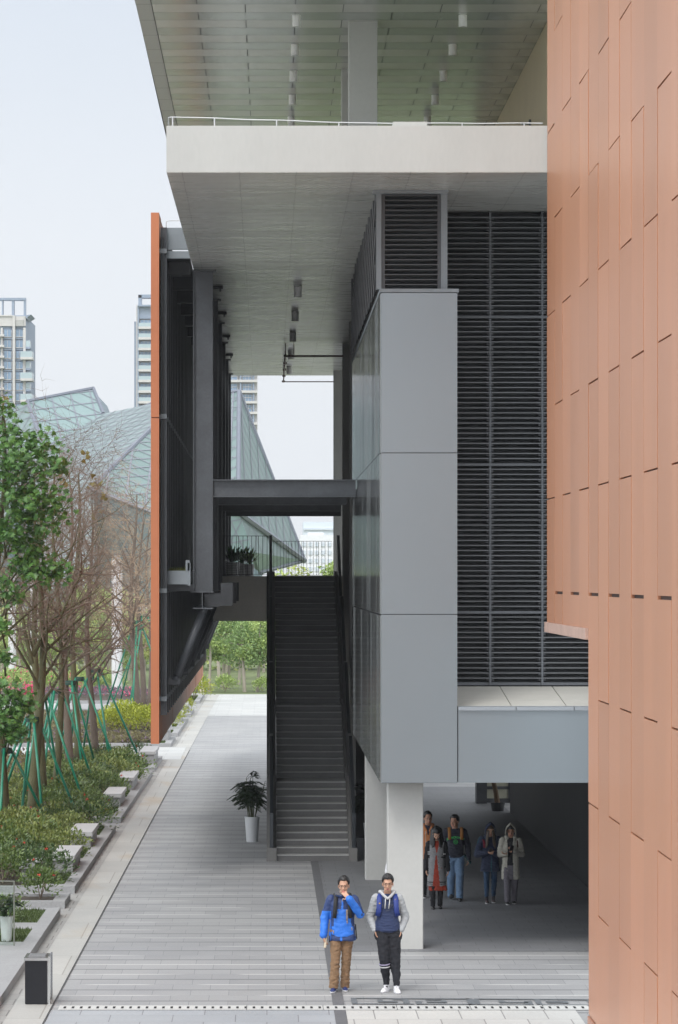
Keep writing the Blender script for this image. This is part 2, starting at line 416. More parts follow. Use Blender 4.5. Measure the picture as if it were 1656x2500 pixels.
# big louver wall behind the terrace
mb = MB(); LY = 58.3
x = 3.03; xm = [(px-CX)*LY/F for px in (1069.9,1196.8,1323.6,1450.4,1577)]
rails = [4.42, 6.3-(1495-CY)*LY/F, 6.3-(1134.7-CY)*LY/F, 6.3-(774.7-CY)*LY/F, 12.80]
for i in range(len(xm)-1):
    a, b = max(xm[i],2.6)+.022, xm[i+1]-.022
    for j in range(len(rails)-1):
        z = rails[j]+.05; top = rails[j+1]-.05
        k = int((top-z)/.0895); p = (top-z)/k
        for q in range(k):
            zq = z+q*p
            mb.prism([(a,LY-.07,zq+.052),(a,LY+.06,zq+.006),(a,LY+.06,zq+.014),(a,LY-.07,zq+.064)], (b-a,0,0))
            mb.cur = 1; mb.box(a,b,LY-.082,LY-.071,zq+.050,zq+.066); mb.cur = 0
            for e0, e1 in ((a,a+.038),(b-.038,b)): mb.box(e0,e1,LY-.035,LY+.02,zq+.012,zq+.05)
mb.build('wall_louvers', [louver_m, plain('louver_lip', (.155,.16,.17), .4, metal=.2)], B)
mb = MB()
for x in xm: mb.box(x-.018,x+.018,LY-.08,LY+.08,4.40,12.82)
for z in rails[1:-1]: mb.box(2.6,xm[-1],LY-.085,LY+.07,z-.022,z+.022)
mb.box(2.6,xm[-1],LY-.04,LY+.07,4.40,4.45); mb.build('louver_mullions', steel_m, B)
mb = MB(); mb.box(2.6,8.4,58.45,91.5,2.95,12.82); mb.box(2.8,8.4,91.5,92,2.95,12.82); mb.build('building_core', plain('core_dark', (.035,.036,.038), .7), B)
# terrace in front of the louvers, fascia below
mb = MB(); xs = 3.21; t = 0
while xs < 8.4:
    for r in range(3):
        ya, yb = 55.33+r*.95, 55.33+(r+1)*.95-.012
        z = lambda y: 4.135+(y-55.3)*.086
        mb.prism([(xs,ya,z(ya)-.04),(xs+.915,ya,z(ya)-.04),(xs+.915,yb,z(yb)-.04),(xs,yb,z(yb)-.04)], (0,0,.04))
    xs += .93
mb.build('terrace_floor', tile_m, B)
mb = MB(); mb.prism([(3.2,55.3,2.95),(3.2,58.45,2.95),(3.2,58.45,4.33),(3.2,55.3,4.08)], (5.2,0,0)); mb.build('terrace_base', plain('terrace_base_grey', (.2,.2,.19), .7), B)
mb = MB(); xs = 3.21
while xs < 8.4: mb.box(xs,xs+.962,54.94,55.32,4.085,4.145); xs += .975
mb.build('terrace_coping', plain('coping_grey', (.27,.29,.31), .45, metal=.1, var=.05), B)
mb = MB(); mb.box(3.212,8.4,55.0,55.29,2.87,4.083); mb.build('fascia_panel', clad_m, B)
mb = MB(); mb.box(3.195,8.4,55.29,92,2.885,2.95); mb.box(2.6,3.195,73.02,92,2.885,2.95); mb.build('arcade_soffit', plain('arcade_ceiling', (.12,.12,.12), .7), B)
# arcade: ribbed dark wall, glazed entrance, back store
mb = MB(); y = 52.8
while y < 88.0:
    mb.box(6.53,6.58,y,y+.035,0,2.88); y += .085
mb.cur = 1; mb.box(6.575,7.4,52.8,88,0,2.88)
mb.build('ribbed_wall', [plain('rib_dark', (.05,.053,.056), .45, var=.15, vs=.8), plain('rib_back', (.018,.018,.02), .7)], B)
mb = MB(); mb.box(2.16,3.78,79.5,83.1,0,2.885); mb.build('store_wall', plain('store_dark', (.035,.034,.033), .8, var=.2), B)
en = MB()
for x in (5.86,6.12,6.78,7.1): en.box(x,x+.06,92,92.15,0,2.88)
en.box(5.86,7.4,92,92.15,0,.12); en.box(5.86,7.4,92,92.15,.38,.46); en.box(5.86,6.15,91.6,92.15,0,.9)
fr = en.build('entrance_door', steel2_m, B)
mb = MB(); mb.box(6.18,7.1,92.05,92.08,.12,2.85); mb.build('door_pane', plain('lobby_glass', (.36,.35,.27), .15, var=.2), fr)
# upper pavilion
mb = MB(); mb.box(5.85,8.4,68.5,76.4,SLZ1,CEIL-.01); mb.box(5.85,8.4,76.4,92,16.0,CEIL-.01); mb.build('upper_wall', cream_m, B)
mb = MB(); mb.box(5.95,8.3,76.4,92,SLZ1,16.0); wn = mb.build('upper_window', plain('window_grey_glass', (.22,.26,.30), .12, var=.05), B)
for y in (76.45,79.5,82.5,85.5,88.5): mb = MB(); mb.box(5.90,5.96,y,y+.08,SLZ1,16.0); mb.build('mullion', steel_m, wn)

# downlights: hung under both ceilings, things of their own
hous_m = plain('downlight_grey', (.90,.89,.87), .5, var=.02); ring_m = plain('downlight_ring', (.30,.295,.285), .45)
lens_m = plain('downlight_lens', (.55,.55,.55), .2, var=0)
def downlight(name_label, group, spots):
    first = None
    for k, (x, y, z) in enumerate(spots):
        if first is None:
            t = thing('downlight', (x,y,z), name_label, 'ceiling light', group)
            mb = MB(); mb.lathe([(.088,0),(.088,-.10),(.083,-.103),(.083,-.108),(.088,-.111),(.088,-.235),(.075,-.238)], (x,y,z), 20)
            mb.build('housing', hous_m, t, smooth=False)
            mb = MB(); mb.lathe([(.07,-.240),(.07,-.244)], (x,y,z), 16); mb.build('lens', lens_m, t)
            first = t
        else: dup(first, (x,y,z))
downlight('small white cylinder spotlight under the metal plank roof, in the row nearer the street', 'cylinder lights in the street-side row of the plank roof', [(.61,67.75+3.72*k,CEIL) for k in range(5)])
downlight('small white cylinder spotlight under the metal plank roof, in the row nearer the cream wall', 'cylinder lights in the wall-side row of the plank roof', [(4.05,67.75+3.72*k,CEIL) for k in range(5)])
downlight('small grey cylinder light under the bare concrete soffit', 'cylinder lights under the concrete soffit', [(.69,73.3+6.9*k,SLZ0) for k in range(5)])
t = thing('security_camera', (5.82,72.6,16.35), 'small bracket camera on the cream upper wall', 'camera')
mb = MB(); mb.tube([(5.62,72.6,16.38),(5.85,72.6,16.38)], .035, 8); mb.build('camera_body', white_m, t)
mb = MB(); mb.box(5.80,5.85,72.55,72.65,16.30,16.46); mb.build('bracket', steel_m, t)
# sprinkler pipe loop under the soffit
mb = MB(); z = 12.48
mb.tube([(2.12,91.1,z),(.52,91.1,z)], .028, 8); mb.tube([(.52,91.0,z),(.52,103.1,z)], .022, 8); mb.tube([(.52,103,z),(2.12,103,z)], .016, 8)
t = thing('sprinkler_pipe', (.52,91,SLZ0), 'thin red-brown pipe loop hung below the concrete soffit', 'pipe')
mb.build('pipe', rustpipe_m, t)
for y in (91.1,94,97,100,102.8): mb = MB(); mb.tube([(.52,y,SLZ0),(.52,y,z-.03)], .012, 6); mb.tube([(.47,y,z),(.57,y,z)], .03, 8); mb.build('hanger', rustpipe_m, t)
mb = MB(); mb.tube([(.75,91.1,SLZ0),(.75,91.1,z)], .012, 6); mb.build('hanger', rustpipe_m, t)

# ================================================================== STAIRCASE
S = thing('staircase', (1,73,0), 'long dark granite stair between solid parapets rising to the raised walk', 'staircase')
NR, RH, TD, LD = 44, 6.37/44, .29, 1.47
def stair_profile():
    y, z = 73.0, 0.0; steps = []
    for i in range(NR):
        z1 = z+RH; d = LD if (i+1) % 11 == 0 and i < NR-1 else TD
        steps.append((y, z, z1, d)); y += d; z = z1
    return steps
ST = stair_profile(); YT = ST[-1][0]
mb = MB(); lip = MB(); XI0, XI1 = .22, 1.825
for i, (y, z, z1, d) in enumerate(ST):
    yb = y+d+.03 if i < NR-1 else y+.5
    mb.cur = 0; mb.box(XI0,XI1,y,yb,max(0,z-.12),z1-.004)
    mb.cur = 1; mb.box(XI0+.002,XI1-.002,y-.014,y+d-.016,z1-.024,z1+.002)  # nosing, tread and landing tops paler: light from above put into the colour
mb.build('flight', [stair_m, stair_toplit_m], S)
line = [(ST[0][0], 0)]
for i, (y, z, z1, d) in enumerate(ST):
    if d == LD: line += [(y, z1), (y+LD-TD, z1)]
line.append((YT, 6.37))
for (x0,x1) in ((-.005,.215),(1.83,2.01)):
    mb = MB(); lo = []
    for j in range(len(line)-1):
        (ya,za),(yb,zb) = line[j], line[j+1]
        mb.prism([(x0,ya,max(0,za-.35)),(x0,yb,max(0,zb-.35)),(x0,yb,zb+.12),(x0,ya,za+.12)], (x1-x0,0,0))
    mb.box(x0,x1,72.9,73.0,0,.30); mb.build('stringer', stringer_m, S)
balu_m = plain('balustrade_dark_plate', (.036,.042,.048), .3, metal=.3, var=.25, vs=1.0, fine=.05)
for (x0,x1) in ((.065,.14),(1.90,1.975)):
    mb = MB()
    for j in range(len(line)-1):
        (ya,za),(yb,zb) = line[j], line[j+1]
        mb.prism([(x0,ya+.012,za+.1),(x0,yb-.004,zb+.1),(x0,yb-.004,zb+1.06),(x0,ya+.012,za+1.06)], (x1-x0,0,0))
    mb.box(x0-.002,x1+.002,72.95,73.01,.1,1.07)
    mb.box(x0-.002,x1+.002,YT,YT+.06,6.3,7.47)
    mb.build('balustrade', balu_m, S)
mb = MB(); mb.box(-1.46,-.02,89.0,105.2,5.14,6.36); mb.box(-.02,2.09,YT+.5,105.2,5.14,6.365)
mb.build('landing', plain('landing_concrete', (.72,.69,.62), .75, var=.1, vs=1, fine=.08), S)
def railing(x0, x1, y, z, h, gap, label):
    r = thing('guard_rail', (x0,y,z), label, 'railing')
    mb = MB(); mb.box(x0,x1,y-.012,y+.012,z+h-.014,z+h); mb.build('top_rail', steel2_m, r); mb = MB(); mb.box(x0,x1,y-.01,y+.01,z+.03,z+.045); mb.build('bottom_rail', steel2_m, r)
    mb = MB(); x = x0+.03; k = 0
    while x < x1-.01:
        mb.box(x-.0065,x+.0065,y-.006,y+.006,z+.045,z+h-.014); x += gap if k % 5 else gap*.55; k += 1
    mb.build('baluster_row', steel2_m, r)
railing(-1.40,.10,89.12,6.36,1.10,.118,'dark bar railing in front of the potted plants on the raised walk')
railing(.13,2.08,104.9,6.365,1.13,.105,'dark bar railing behind the top step, in front of the yellow-green treetop')

# ================================================================== STEEL SCREEN ON THE STREET SIDE
S2 = thing('steel_screen', (-1.9,69,0), 'tall rust-orange panel screen hung on dark steel columns and braces', 'facade screen')
colY = [69.3,76.6,83.6,90.6,97.6,104.4]
orange_m = plain('rust_orange_panel', (.50,.168,.072), .5, metal=.05, var=.05, vs=.35, fine=.04)
mb = MB(); n = 0; y = 67.9
while y < 114:
    o = random.uniform(-.006,.006)
    mb.box(-2.405,-2.235+o,y,y+1.33,2.87,9.62); mb.box(-2.405,-2.235-o,y,y+1.33,9.64,13.88-.02*(n % 2)); y += 1.35; n += 1
mb.build('orange_panels', orange_m, S2)
mb = MB(); y = 68.2; k = 0
while y < 113.5:
    mb.box(-2.195,-2.185,y,y+1.33,3.95,13.4); k += 1
    mb.box(-2.185,-2.155,y+.02,y+.09,3.7,13.4)
    y += 1.35
mb.build('backing_wall', steel2_m, S2)
mb = MB()
for i in range(34):
    y = 68.35+i*1.35
    if y > 113: break
    mb.box(-2.22,-2.10,y,y+.012,3.45,13.62); mb.box(-2.10,-2.088,y-.09,y+.09,3.45,13.62)
mb.build('edge_posts', steel_m, S2)
mb = MB(); i = 0
for z in (13.12,9.68,6.05,3.80):
    for i in range(30):
        y = 68.28+i*1.35
        if y > 112: break
        mb.box(-2.25,-2.085,y-.1,y+.03,z-.055,z+.04)
    mb.box(-2.15,-2.11,68.4,113,z-.05,z+.03)
mb.build('brackets', greysteel_m, S2)
# roof walk between screen and slab
mb = MB(); mb.box(-2.10,-1.60,68.4,68.48,13.16,13.62); mb.box(-2.10,-1.60,68.4,68.5,12.98,13.13); mb.build('walk_edge', greysteel_m, S2)
mb = MB(); mb.box(-2.12,-1.615,68.6,113,13.0,13.05)
for i in range(14): mb.box(-2.1,-1.62,69.3+i*3.5,69.6+i*3.5,12.72,13.0)
mb.build('walk_deck', steel2_m, S2)
mb = MB(); mb.tube([(-2.11,68.5,13.62),(-2.10,68.5,13.76),(-2.04,68.5,13.775),(-1.60,68.5,13.78)], .008, 6); mb.build('walk_rail', white_m, S2)
for Y in colY:
    mb = MB(); x0, x1 = -1.56, -1.145; zt = SLZ0-.005
    mb.box(x0+.015,x1-.015,Y+.10,Y+.125,6.03,zt)
    mb.box(x0,x0+.022,Y-.02,Y+.28,6.03,zt); mb.box(x1-.022,x1,Y-.02,Y+.28,6.03,zt)
    mb.box(x0-.02,x1+.07,Y-.03,Y+.30,zt-.03,zt+.002); mb.box(x0-.05,x1+.02,Y-.03,Y+.30,6.0,6.03)
    mb.build('steel_column', steel_m, S2)
for Y in (73.1,80.2,87.8,95.2):
    mb = MB(); mb.box(-1.2,-.985,Y,Y+.08,SLZ0-.07,SLZ0); mb.tube([(-1.04,Y+.04,SLZ0-.07),(-1.04,Y+.04,SLZ0-.13)], .02, 8); mb.build('pipe_bracket', steel2_m, S2)
for k, Y in enumerate(colY[:4]):
    mb = MB(); z0, z1 = 8.02, 8.39; a, b = -1.14, (1.88 if k < 1 else 1.86)
    if k == 3: b = 2.05
    mb.box(a,b,Y+.10,Y+.125,z0,z1); mb.box(a,b,Y-.03,Y+.26,z1-.022,z1); mb.box(a,b,Y-.03,Y+.26,z0,z0+.022)
    mb.build('tie_beam', steel_m, S2)
for Y in colY:
    mb = MB(); mb.box(-2.09,-1.56,Y-.02,Y+.12,6.035,6.17); mb.box(-2.08,-1.6,Y-.05,Y+.15,6.15,6.17); mb.build('outrigger', steel_m, S2)
    mb = MB()
    mb.tube([(-1.36,Y,5.57),(-1.90,Y,4.24)], .085, 14); mb.tube([(-1.30,Y,5.70),(-1.37,Y,5.53)], .072, 12); mb.tube([(-1.89,Y,4.28),(-1.95,Y,4.14)], .066, 12)
    mb.build('brace', steel_m, S2, smooth=True)
    mb = MB(); mb.box(-2.09,-1.84,Y-.03,Y+.03,4.05,4.20); mb.build('brace_plate', steel_m, S2)
mb = MB(); mb.box(-1.368,-1.352,69.0,113,5.68,6.0); mb.box(-1.56,-1.13,69.0,113,5.655,5.68); mb.build('edge_beam', steel_m, S2)
for Y in colY[:3]:
    mb = MB(); mb.box(-1.33,-.98,Y+.02,Y+.26,5.70,5.98); mb.box(-.98,-.72,Y,Y+.3,5.72,6.2); mb.build('landing_bracket', steel2_m, S2)
# planting trough on the screen walkway
T = thing('planter_trough', (-1.85,69,6.17), 'grey metal trough of short grass beside the first steel column', 'planter')
mb = MB(); mb.box(-2.085,-1.62,68.55,68.58,6.175,6.46); mb.box(-2.085,-1.62,68.58,75,6.175,6.20); mb.box(-1.65,-1.62,68.58,75,6.2,6.46); mb.box(-1.70,-1.615,68.53,68.6,6.46,6.68); mb.box(-1.66,-1.60,68.53,68.6,6.15,6.62)
mb.build('trough', greysteel_m, T)
mb = MB()
for i in range(420):
    x, y = random.uniform(-2.07,-1.66), random.uniform(68.6,71)
    h = random.uniform(.05,.15); d = random.uniform(-.04,.04)
    mb.add([(x-.006,y,6.40),(x+.006,y,6.40),(x+d,y+random.uniform(-.03,.03),6.42+h)], [(0,1,2)])
mb.build('trough_grass', plain('dry_grass', (.12,.13,.035), .9, var=.4, vs=8), T)

# ================================================================== SALMON PANEL WALL, NEAR
W = thing('panel_wall', (4.7,45,0), 'near salmon-coloured wall of tall staggered metal panels', 'wall')
WX, PW = 4.5, 1.35
salmon = [plain('salmon_panel_%s' % nm, sc3((.495,.230,.128), k), .38, metal=.1, var=.05, vs=.8, st=(1,1,.12), fine=.03, rv=.04) for nm, k in (('a',1.0),('b',.93),('c',1.06))]
mb = MB(); rnd = random.Random(3)
for k in range(0, 24):
    yb = 52.67-PW*k; ya = yb-PW
    base = 7.58 if k % 2 == 0 else 6.10
    zl = 5.6 if k < 5 else .2
    zs = sorted(set([zl] + [base+2.93*n for n in range(-3,5) if zl+.05 < base+2.93*n < 16.9] + [17.0]))
    for a, b in zip(zs[:-1], zs[1:]):
        g = .045 if abs(b-6.10) < .01 else .022
        mb.cur = rnd.choice((0,0,1,2))
        t0, t1 = rnd.uniform(0,.010), rnd.uniform(0,.010); gp = (.004,.012,.022)[(k*7) % 3]
        mb.prism([(WX+t0,ya+.008,a),(WX+.05,ya+.008,a),(WX+.05,yb-gp,a),(WX+t1,yb-gp,a)], (0,0,b-a-(g if b < 16.9 else 0)))
mb.build('cladding_panels', salmon, W)
mb = MB(); mb.box(WX+.052,WX+.40,20,45.90,.0,16.98); mb.box(WX+.052,WX+.40,45.90,52.66,5.6,16.98); mb.build('wall_backing', plain('seam_dark', (.055,.03,.024), .7), W)
mb = MB(); mb.box(WX-.008,WX+.06,20,45.92,0,.17); mb.build('plinth', plain('plinth_salmon', (.40,.20,.13), .5), W)
mb = MB(); mb.box(WX-.035,WX+.44,45.94,52.75,5.44,5.597); mb.build('coping', plain('pink_stone', (.46,.31,.25), .8, var=.12, vs=3, fine=.15, bump=.2), W)
# ================================================================== PLANTERS, BENCHES
KX = -3.92                                     # outer kerb line (before the street skew)
SKW = lambda p: (sk(p[0], p[1]), p[1], p[2])
def planter(ya, yb, x0, label, grass=(), kx=KX):
    t = thing('planter_bed', (sk(kx,ya)-1,ya,0), label, 'planter', 'planter beds along the street')
    mb = MB(SKW); h = .15
    mb.box(kx-.24,kx,ya,yb,0,h); mb.box(x0,kx-.242,ya,ya+.24,0,h-.002); mb.box(x0,kx-.242,yb-.24,yb,0,h-.002)
    c = ya+.24
    mb.build('kerb', granite_m, t)
    mb = MB(SKW); mb.box(x0,kx-.244,ya+.244,yb-.244,0,.10); mb.build('soil', soil_m, t)
    g = sorted(grass); k = 0
    if g:
        prev = ya+.245
        for (a, b) in g+[(yb-.246, None)]:
            if a-prev > .3: mb = MB(SKW); mb.box(kx-.75,kx-.243,prev,a-.01,.1,h-.004); mb.build('paved_edge', granite_m, t)
            if b: prev = b+.01
        for (a, b) in g:
            mb = MB(SKW); r = random.Random(int(a*10))
            mb.box(kx-.95,kx-.25,a,b,.1,.135)
            for i in range(int((b-a)*260)):
                x, y = r.uniform(kx-.93,kx-.26), r.uniform(a,b); hh = r.uniform(.03,.07); d = r.uniform(-.02,.02)
                mb.add([(x-.008,y,.13),(x+.008,y,.13),(x+d,y+r.uniform(-.02,.02),.14+hh)], [(0,1,2)])
            mb.build('grass_patch', grass_m, t)
    return t
planter(34,61.2,-9.5,'nearest planter bed by the black litter bin, with a grass corner', [(55.5,57.6),(58.6,60.9)])
planter(62.4,64.1,-9.5,'narrow planter bed with one small shrub, between the two longer beds')
planter(65.4,81.6,-9.5,'long planter bed with two benches and the thickest red-flowered shrubs', [(66,70.9),(72.1,76.8),(78.6,81.3)])
planter(84.3,104.9,-9.5,'long planter bed beside the paving under the middle trees', [(85,90),(92.3,98.6),(100.6,104.6)])
planter(106.5,113.5,-12,'short planter bed at the white cross path with one tall bench', [(106.9,109),(111,113.2)])
planter(122.2,127.6,-16,'planter bed of brown ground cover just beyond the white cross path', [(122.6,124),(125.8,127.3)])
planter(130.3,145,-16,'planter bed with yellow-green shrubs under the orange screen', [(130.6,133),(136,138.5),(141,144.5)])
planter(148.6,154.6,-16,'short planter bed far along the street past the orange screen', [(149,154)])
planter(164.7,175.5,-18,'farthest planter bed where the street meets the trees', [(165,172)])
bench_top = plain('bench_top_granite', (.42,.42,.42), .5, var=.06, fine=.1)
def bench(x0, x1, ya, yb, z, label):
    t = thing('stone_bench', (sk((x0+x1)/2,ya),ya,.1), label, 'bench', 'granite benches in the planter beds')
    mb = MB(SKW); mb.box(x0,x1,ya,yb,z-.10,z); mb.build('bench_top', bench_top, t)
    mb = MB(SKW); mb.box(x0+.04,x1-.04,ya+.05,yb-.05,.1,z-.1); mb.build('bench_base', granite_m, t)
bench(-4.62,-4.12,68.5,71.2,.50,'granite block bench half sunk in shrubs, the nearer one in the thick red-flowered bed')
bench(-4.66,-4.12,74.9,77.6,.50,'granite block bench half sunk in shrubs, the farther one in the thick red-flowered bed')
bench(-4.60,-4.10,88.2,91.2,.50,'granite block bench in the middle bed, nearer of its pair')
bench(-4.58,-4.08,95.0,98.6,.52,'granite block bench in the middle bed, farther of its pair')
bench(-4.50,-3.98,108.6,112.2,.56,'granite block bench standing clear of shrubs at the white cross path')
bench(-4.55,-4.05,124.5,127.2,.62,'granite bench end showing behind the foot of the orange screen')
bench(-5.12,-4.74,66.6,68.0,.5,'granite bench mostly buried in the shrubs at the near end of the thick bed')
for y in (140,150): bench(-4.5,-4.05,y,y+2.6,.55,'granite bench beyond the orange screen, %s' % ('nearer one' if y == 140 else 'farther one'))

# ================================================================== FOLIAGE HELPERS
def leafmat(name, a, b, rough=.5, sc=6, tr=.25):
    t = NT(name); v = t.obj()
    n = t.n('TexWhiteNoise', {'Vector': t.n('Vector' 'Math', {0: v, 1: (.07,.07,.07)}, operation='SNAP')}, noise_dimensions='3D')
    n2 = t.noise(v, 1.4, 3)
    f = t.math('ADD', t.math('MULTIPLY', n.outputs[0], .65), t.math('MULTIPLY', n2, .4))
    c = t.mix(f, a, b)
    t.set(Base_Color=c, Roughness=rough)
    tl = t.n('BsdfTranslucent', {'Color': c})
    mx = t.n('MixShader', {0: tr, 1: t.b.outputs[0], 2: tl.outputs[0]})
    t.t.links.new(mx.outputs[0], t.t.nodes['Material Output'].inputs[0])
    MATS[name] = t.m
    return t.m
ixora_m = leafmat('ixora_leaf', (.022,.062,.013), (.20,.275,.07), .38)
ixora_y = leafmat('ixora_leaf_young', (.05,.095,.018), (.30,.34,.09), .4); ixora_d = leafmat('ixora_leaf_old', (.014,.042,.012), (.115,.18,.05), .38)
yellow_m = leafmat('yellow_green_leaf', (.14,.19,.012), (.46,.48,.045), .5)
maple_m = leafmat('maple_leaf', (.025,.085,.02), (.135,.29,.06), .42)
olive_m = leafmat('turning_leaf', (.10,.11,.02), (.24,.17,.04), .5)
bgl_a = leafmat('far_leaf_mid', (.16,.24,.07), (.50,.62,.20), .6)
bgl_b = leafmat('far_leaf_yellow', (.25,.31,.08), (.62,.66,.24), .6)
bgl_c = leafmat('far_leaf_dark', (.11,.19,.07), (.34,.47,.17), .6)
palm_m = leafmat('palm_leaf', (.008,.018,.008), (.030,.058,.020), .4, tr=.1)
brown_m = leafmat('brown_cover', (.10,.085,.045), (.24,.22,.10), .8)
purple_m = leafmat('purple_flower', (.12,.09,.11), (.25,.17,.21), .7)
bark_m = plain('bark_olive', (.105,.100,.045), .85, var=.25, vs=3, fine=.25, st=(1,1,.5), bump=.4, bs=25)
bark2_m = plain('bark_brown', (.145,.112,.085), .85, var=.25, vs=3, fine=.25, st=(1,1,.4), bump=.4, bs=25)
twig_m = plain('twig_brown', (.19,.145,.11), .85, var=.2, vs=1)
twigl_m = plain('twig_pale', (.36,.26,.17), .85, var=.2, vs=1)
red_m = plain('red_flower', (.55,.05,.025), .6, var=.1)
pink_m = plain('pink_flower', (.55,.06,.14), .6, var=.15)
stake_m = plain('green_stake', (.012,.20,.115), .32, var=.12, vs=2, fine=.05)
tie_m = plain('tree_tie', (.02,.06,.045), .8)
def rvec(r):
    while True:
        v = Vector((r.uniform(-1,1), r.uniform(-1,1), r.uniform(-1,1)))
        if .05 < v.length < 1: return v.normalized()
def leaf(mb, p, d, nrm, L, W):
    s = d.cross(nrm).normalized()*W*.5; up = d.cross(s).normalized()*W*.18
    mb.add([p, p+d*L*.5+s+up, p+d*L, p+d*L*.5-s+up], [(0,1,2),(0,2,3)])
MAP = [(0,-.05),(.16,.02),(.5,-.06),(.32,.22),(.62,.42),(.27,.46),(.3,.72),(.12,.66),(0,1.0)]
MAP = MAP+[(-x,y) for x,y in MAP[-2:0:-1]]
def maple(mb, p, d, nrm, L):
    s = d.cross(nrm).normalized()
    q = [p+d*(y*L)+s*(x*L)+nrm*(-abs(x)*L*.35) for x,y in MAP]; c = p+d*(.35*L)
    n = len(q); mb.add(q+[c], [(i,(i+1)%n,n) for i in range(n)])

# ---------------- ixora shrubs
def shrub_mesh(seed, rx, ry, h, nleaf, mat, flowers=3, L=.10):
    r = random.Random(seed); mb = MB()
    for i in range(nleaf):
        t = r.uniform(0,2*math.pi); u = r.random()**.5; zz = math.sqrt(max(0,1-u*u*.85))
        lump = 1+.16*math.sin(3*t+seed)+.12*math.sin(5*t+2*seed)
        dep = r.uniform(.72,1.05)
        p = Vector((rx*u*math.cos(t)*lump*dep, ry*u*math.sin(t)*lump*dep, .08+h*zz*dep*r.uniform(.86,1.06)))
        if r.random() < .25: p.z *= r.uniform(.2,.9)
        out = Vector((p.x/rx, p.y/ry, p.z/h*.9+.25)).normalized()
        d = (out+rvec(r)*.8).normalized()
        leaf(mb, p, d, (Vector((0,0,1))+rvec(r)*.6).normalized(), L*r.uniform(.7,1.25), L*.45)
    mb.cur = 1
    for i in range(flowers):
        t = r.uniform(-2.6,-.3); u = r.uniform(.2,.9)
        c = Vector((rx*u*math.cos(t), ry*u*math.sin(t), .1+h*math.sqrt(max(0,1-u*u*.85))*1.02))
        for k in range(7): leaf(mb, c, rvec(r), rvec(r), .04, .03)
    return mb
def shrub_proto(seed, rx, ry, h, n, mat, label, name='flowering_shrub', cat='shrub', group=None, flowers=3, L=.10):
    t = thing(name, (0,0,0), label, cat, group)
    f = shrub_mesh(seed, rx, ry, h, n, mat, flowers, L)
    f.build('foliage', [mat, red_m], t)
    mb = MB(); r = random.Random(seed)
    for i in range(6):
        a = r.uniform(0,6.28); mb.tube([(0,0,0),(rx*.3*math.cos(a),ry*.3*math.sin(a),h*.6)], [.012,.006], 5)
    mb.build('stem', twig_m, t)
    return t
rs = random.Random(5)
GR = {'C':'red-flowered shrubs massed in the long bed with two sunken benches','D':'red-flowered shrubs massed in the long bed under the middle trees','E':'low shrubs massed in the short bed at the white cross path'}
LB = {'C':'dense green shrub with small red flowers in the long bed with two sunken benches','D':'dense green shrub with small red flowers in the long bed under the middle trees','E':'low green shrub in the short bed at the white cross path'}
pro = {}
def put_shrub(key, x, y, s, k):
    kk = (key, k)
    if kk not in pro:
        t = shrub_proto(11+k*7+ord(key), .62, .75, .62, 620, (ixora_m, ixora_y, ixora_d)[k], LB[key], group=GR[key], flowers=(1,0,2)[k])
        t.location = (sk(x,y), y, .08); t.scale = (s,s,s); t.rotation_euler = (0,0,rs.uniform(-.7,.7)); pro[kk] = t
    else:
        t = dup(pro[kk], (sk(x,y), y, .08), rs.uniform(0,6.28), s)
for key, ya, yb, h in (('C',66.1,81.2,1.0),('D',85.0,104.5,1.05),('E',107,113,.75)):
    y = ya+.5; row = 0
    while y < yb-.2:
        x = -4.72+rs.uniform(-.1,.1)+.22*math.sin(y*.95); col = 0
        while x > (-7.3 if key != 'E' else -8.0):
            if x > -5.25 and any(b0-1.5 < y < b1+.15 for b0,b1 in ((68.5,71.2),(74.9,77.6),(88.2,91.2),(95,98.6),(108.6,112.2))):
                x -= .45; continue
            s = h*rs.uniform(.68,1.18)*(1.0 if col < 2 else .85)
            put_shrub(key, x, y+rs.uniform(-.2,.2), s, rs.randrange(3)); x -= .85*rs.uniform(.85,1.15); col += 1
        y += 1.02; row += 1
# single shrub in the narrow bed, one leaning shrub at the near bed
t = shrub_proto(91,.42,.5,.55,420,ixora_m,'small lone shrub in the narrow planter bed','flowering_shrub','shrub',None,2); t.location = (sk(-4.45,63.3),63.3,.1)
for k,(x,y,s) in enumerate(((-4.85,58.9,.9),(-5.0,56.3,.95))):
    t = shrub_proto(95+k,.5,.8,.5,420,ixora_m,('low shrub behind the reflection pane, by the grass corner of the nearest bed','low shrub behind the reflection pane, nearer the litter bin')[k],'flowering_shrub','shrub',None,0); t.location = (sk(x,y),y,.1); t.scale = (s,s,s)
# yellow-green shrubs beyond the cross path
yg = None
for k,(x,y,s) in enumerate([(-5.3,131.4,1.0),(-6.0,132.4,1.15),(-6.7,131.6,.95),(-6.3,134,1.1),(-4.75,134.6,.8),(-5.3,135.6,.9),(-4.45,137.8,.75),(-4.5,143,.85),(-4.4,151,.85),(-4.3,168,1.2)]):
    if yg is None:
        yg = shrub_proto(123,.75,.8,.95,800,yellow_m,'bright yellow-green shrub in the beds beyond the white cross path','leafy_shrub','shrub','yellow-green shrubs beyond the cross path',0,.13)
        yg.location = (sk(x,y),y,.1)
    else: dup(yg, (sk(x,y),y,.1), k*1.3, s)
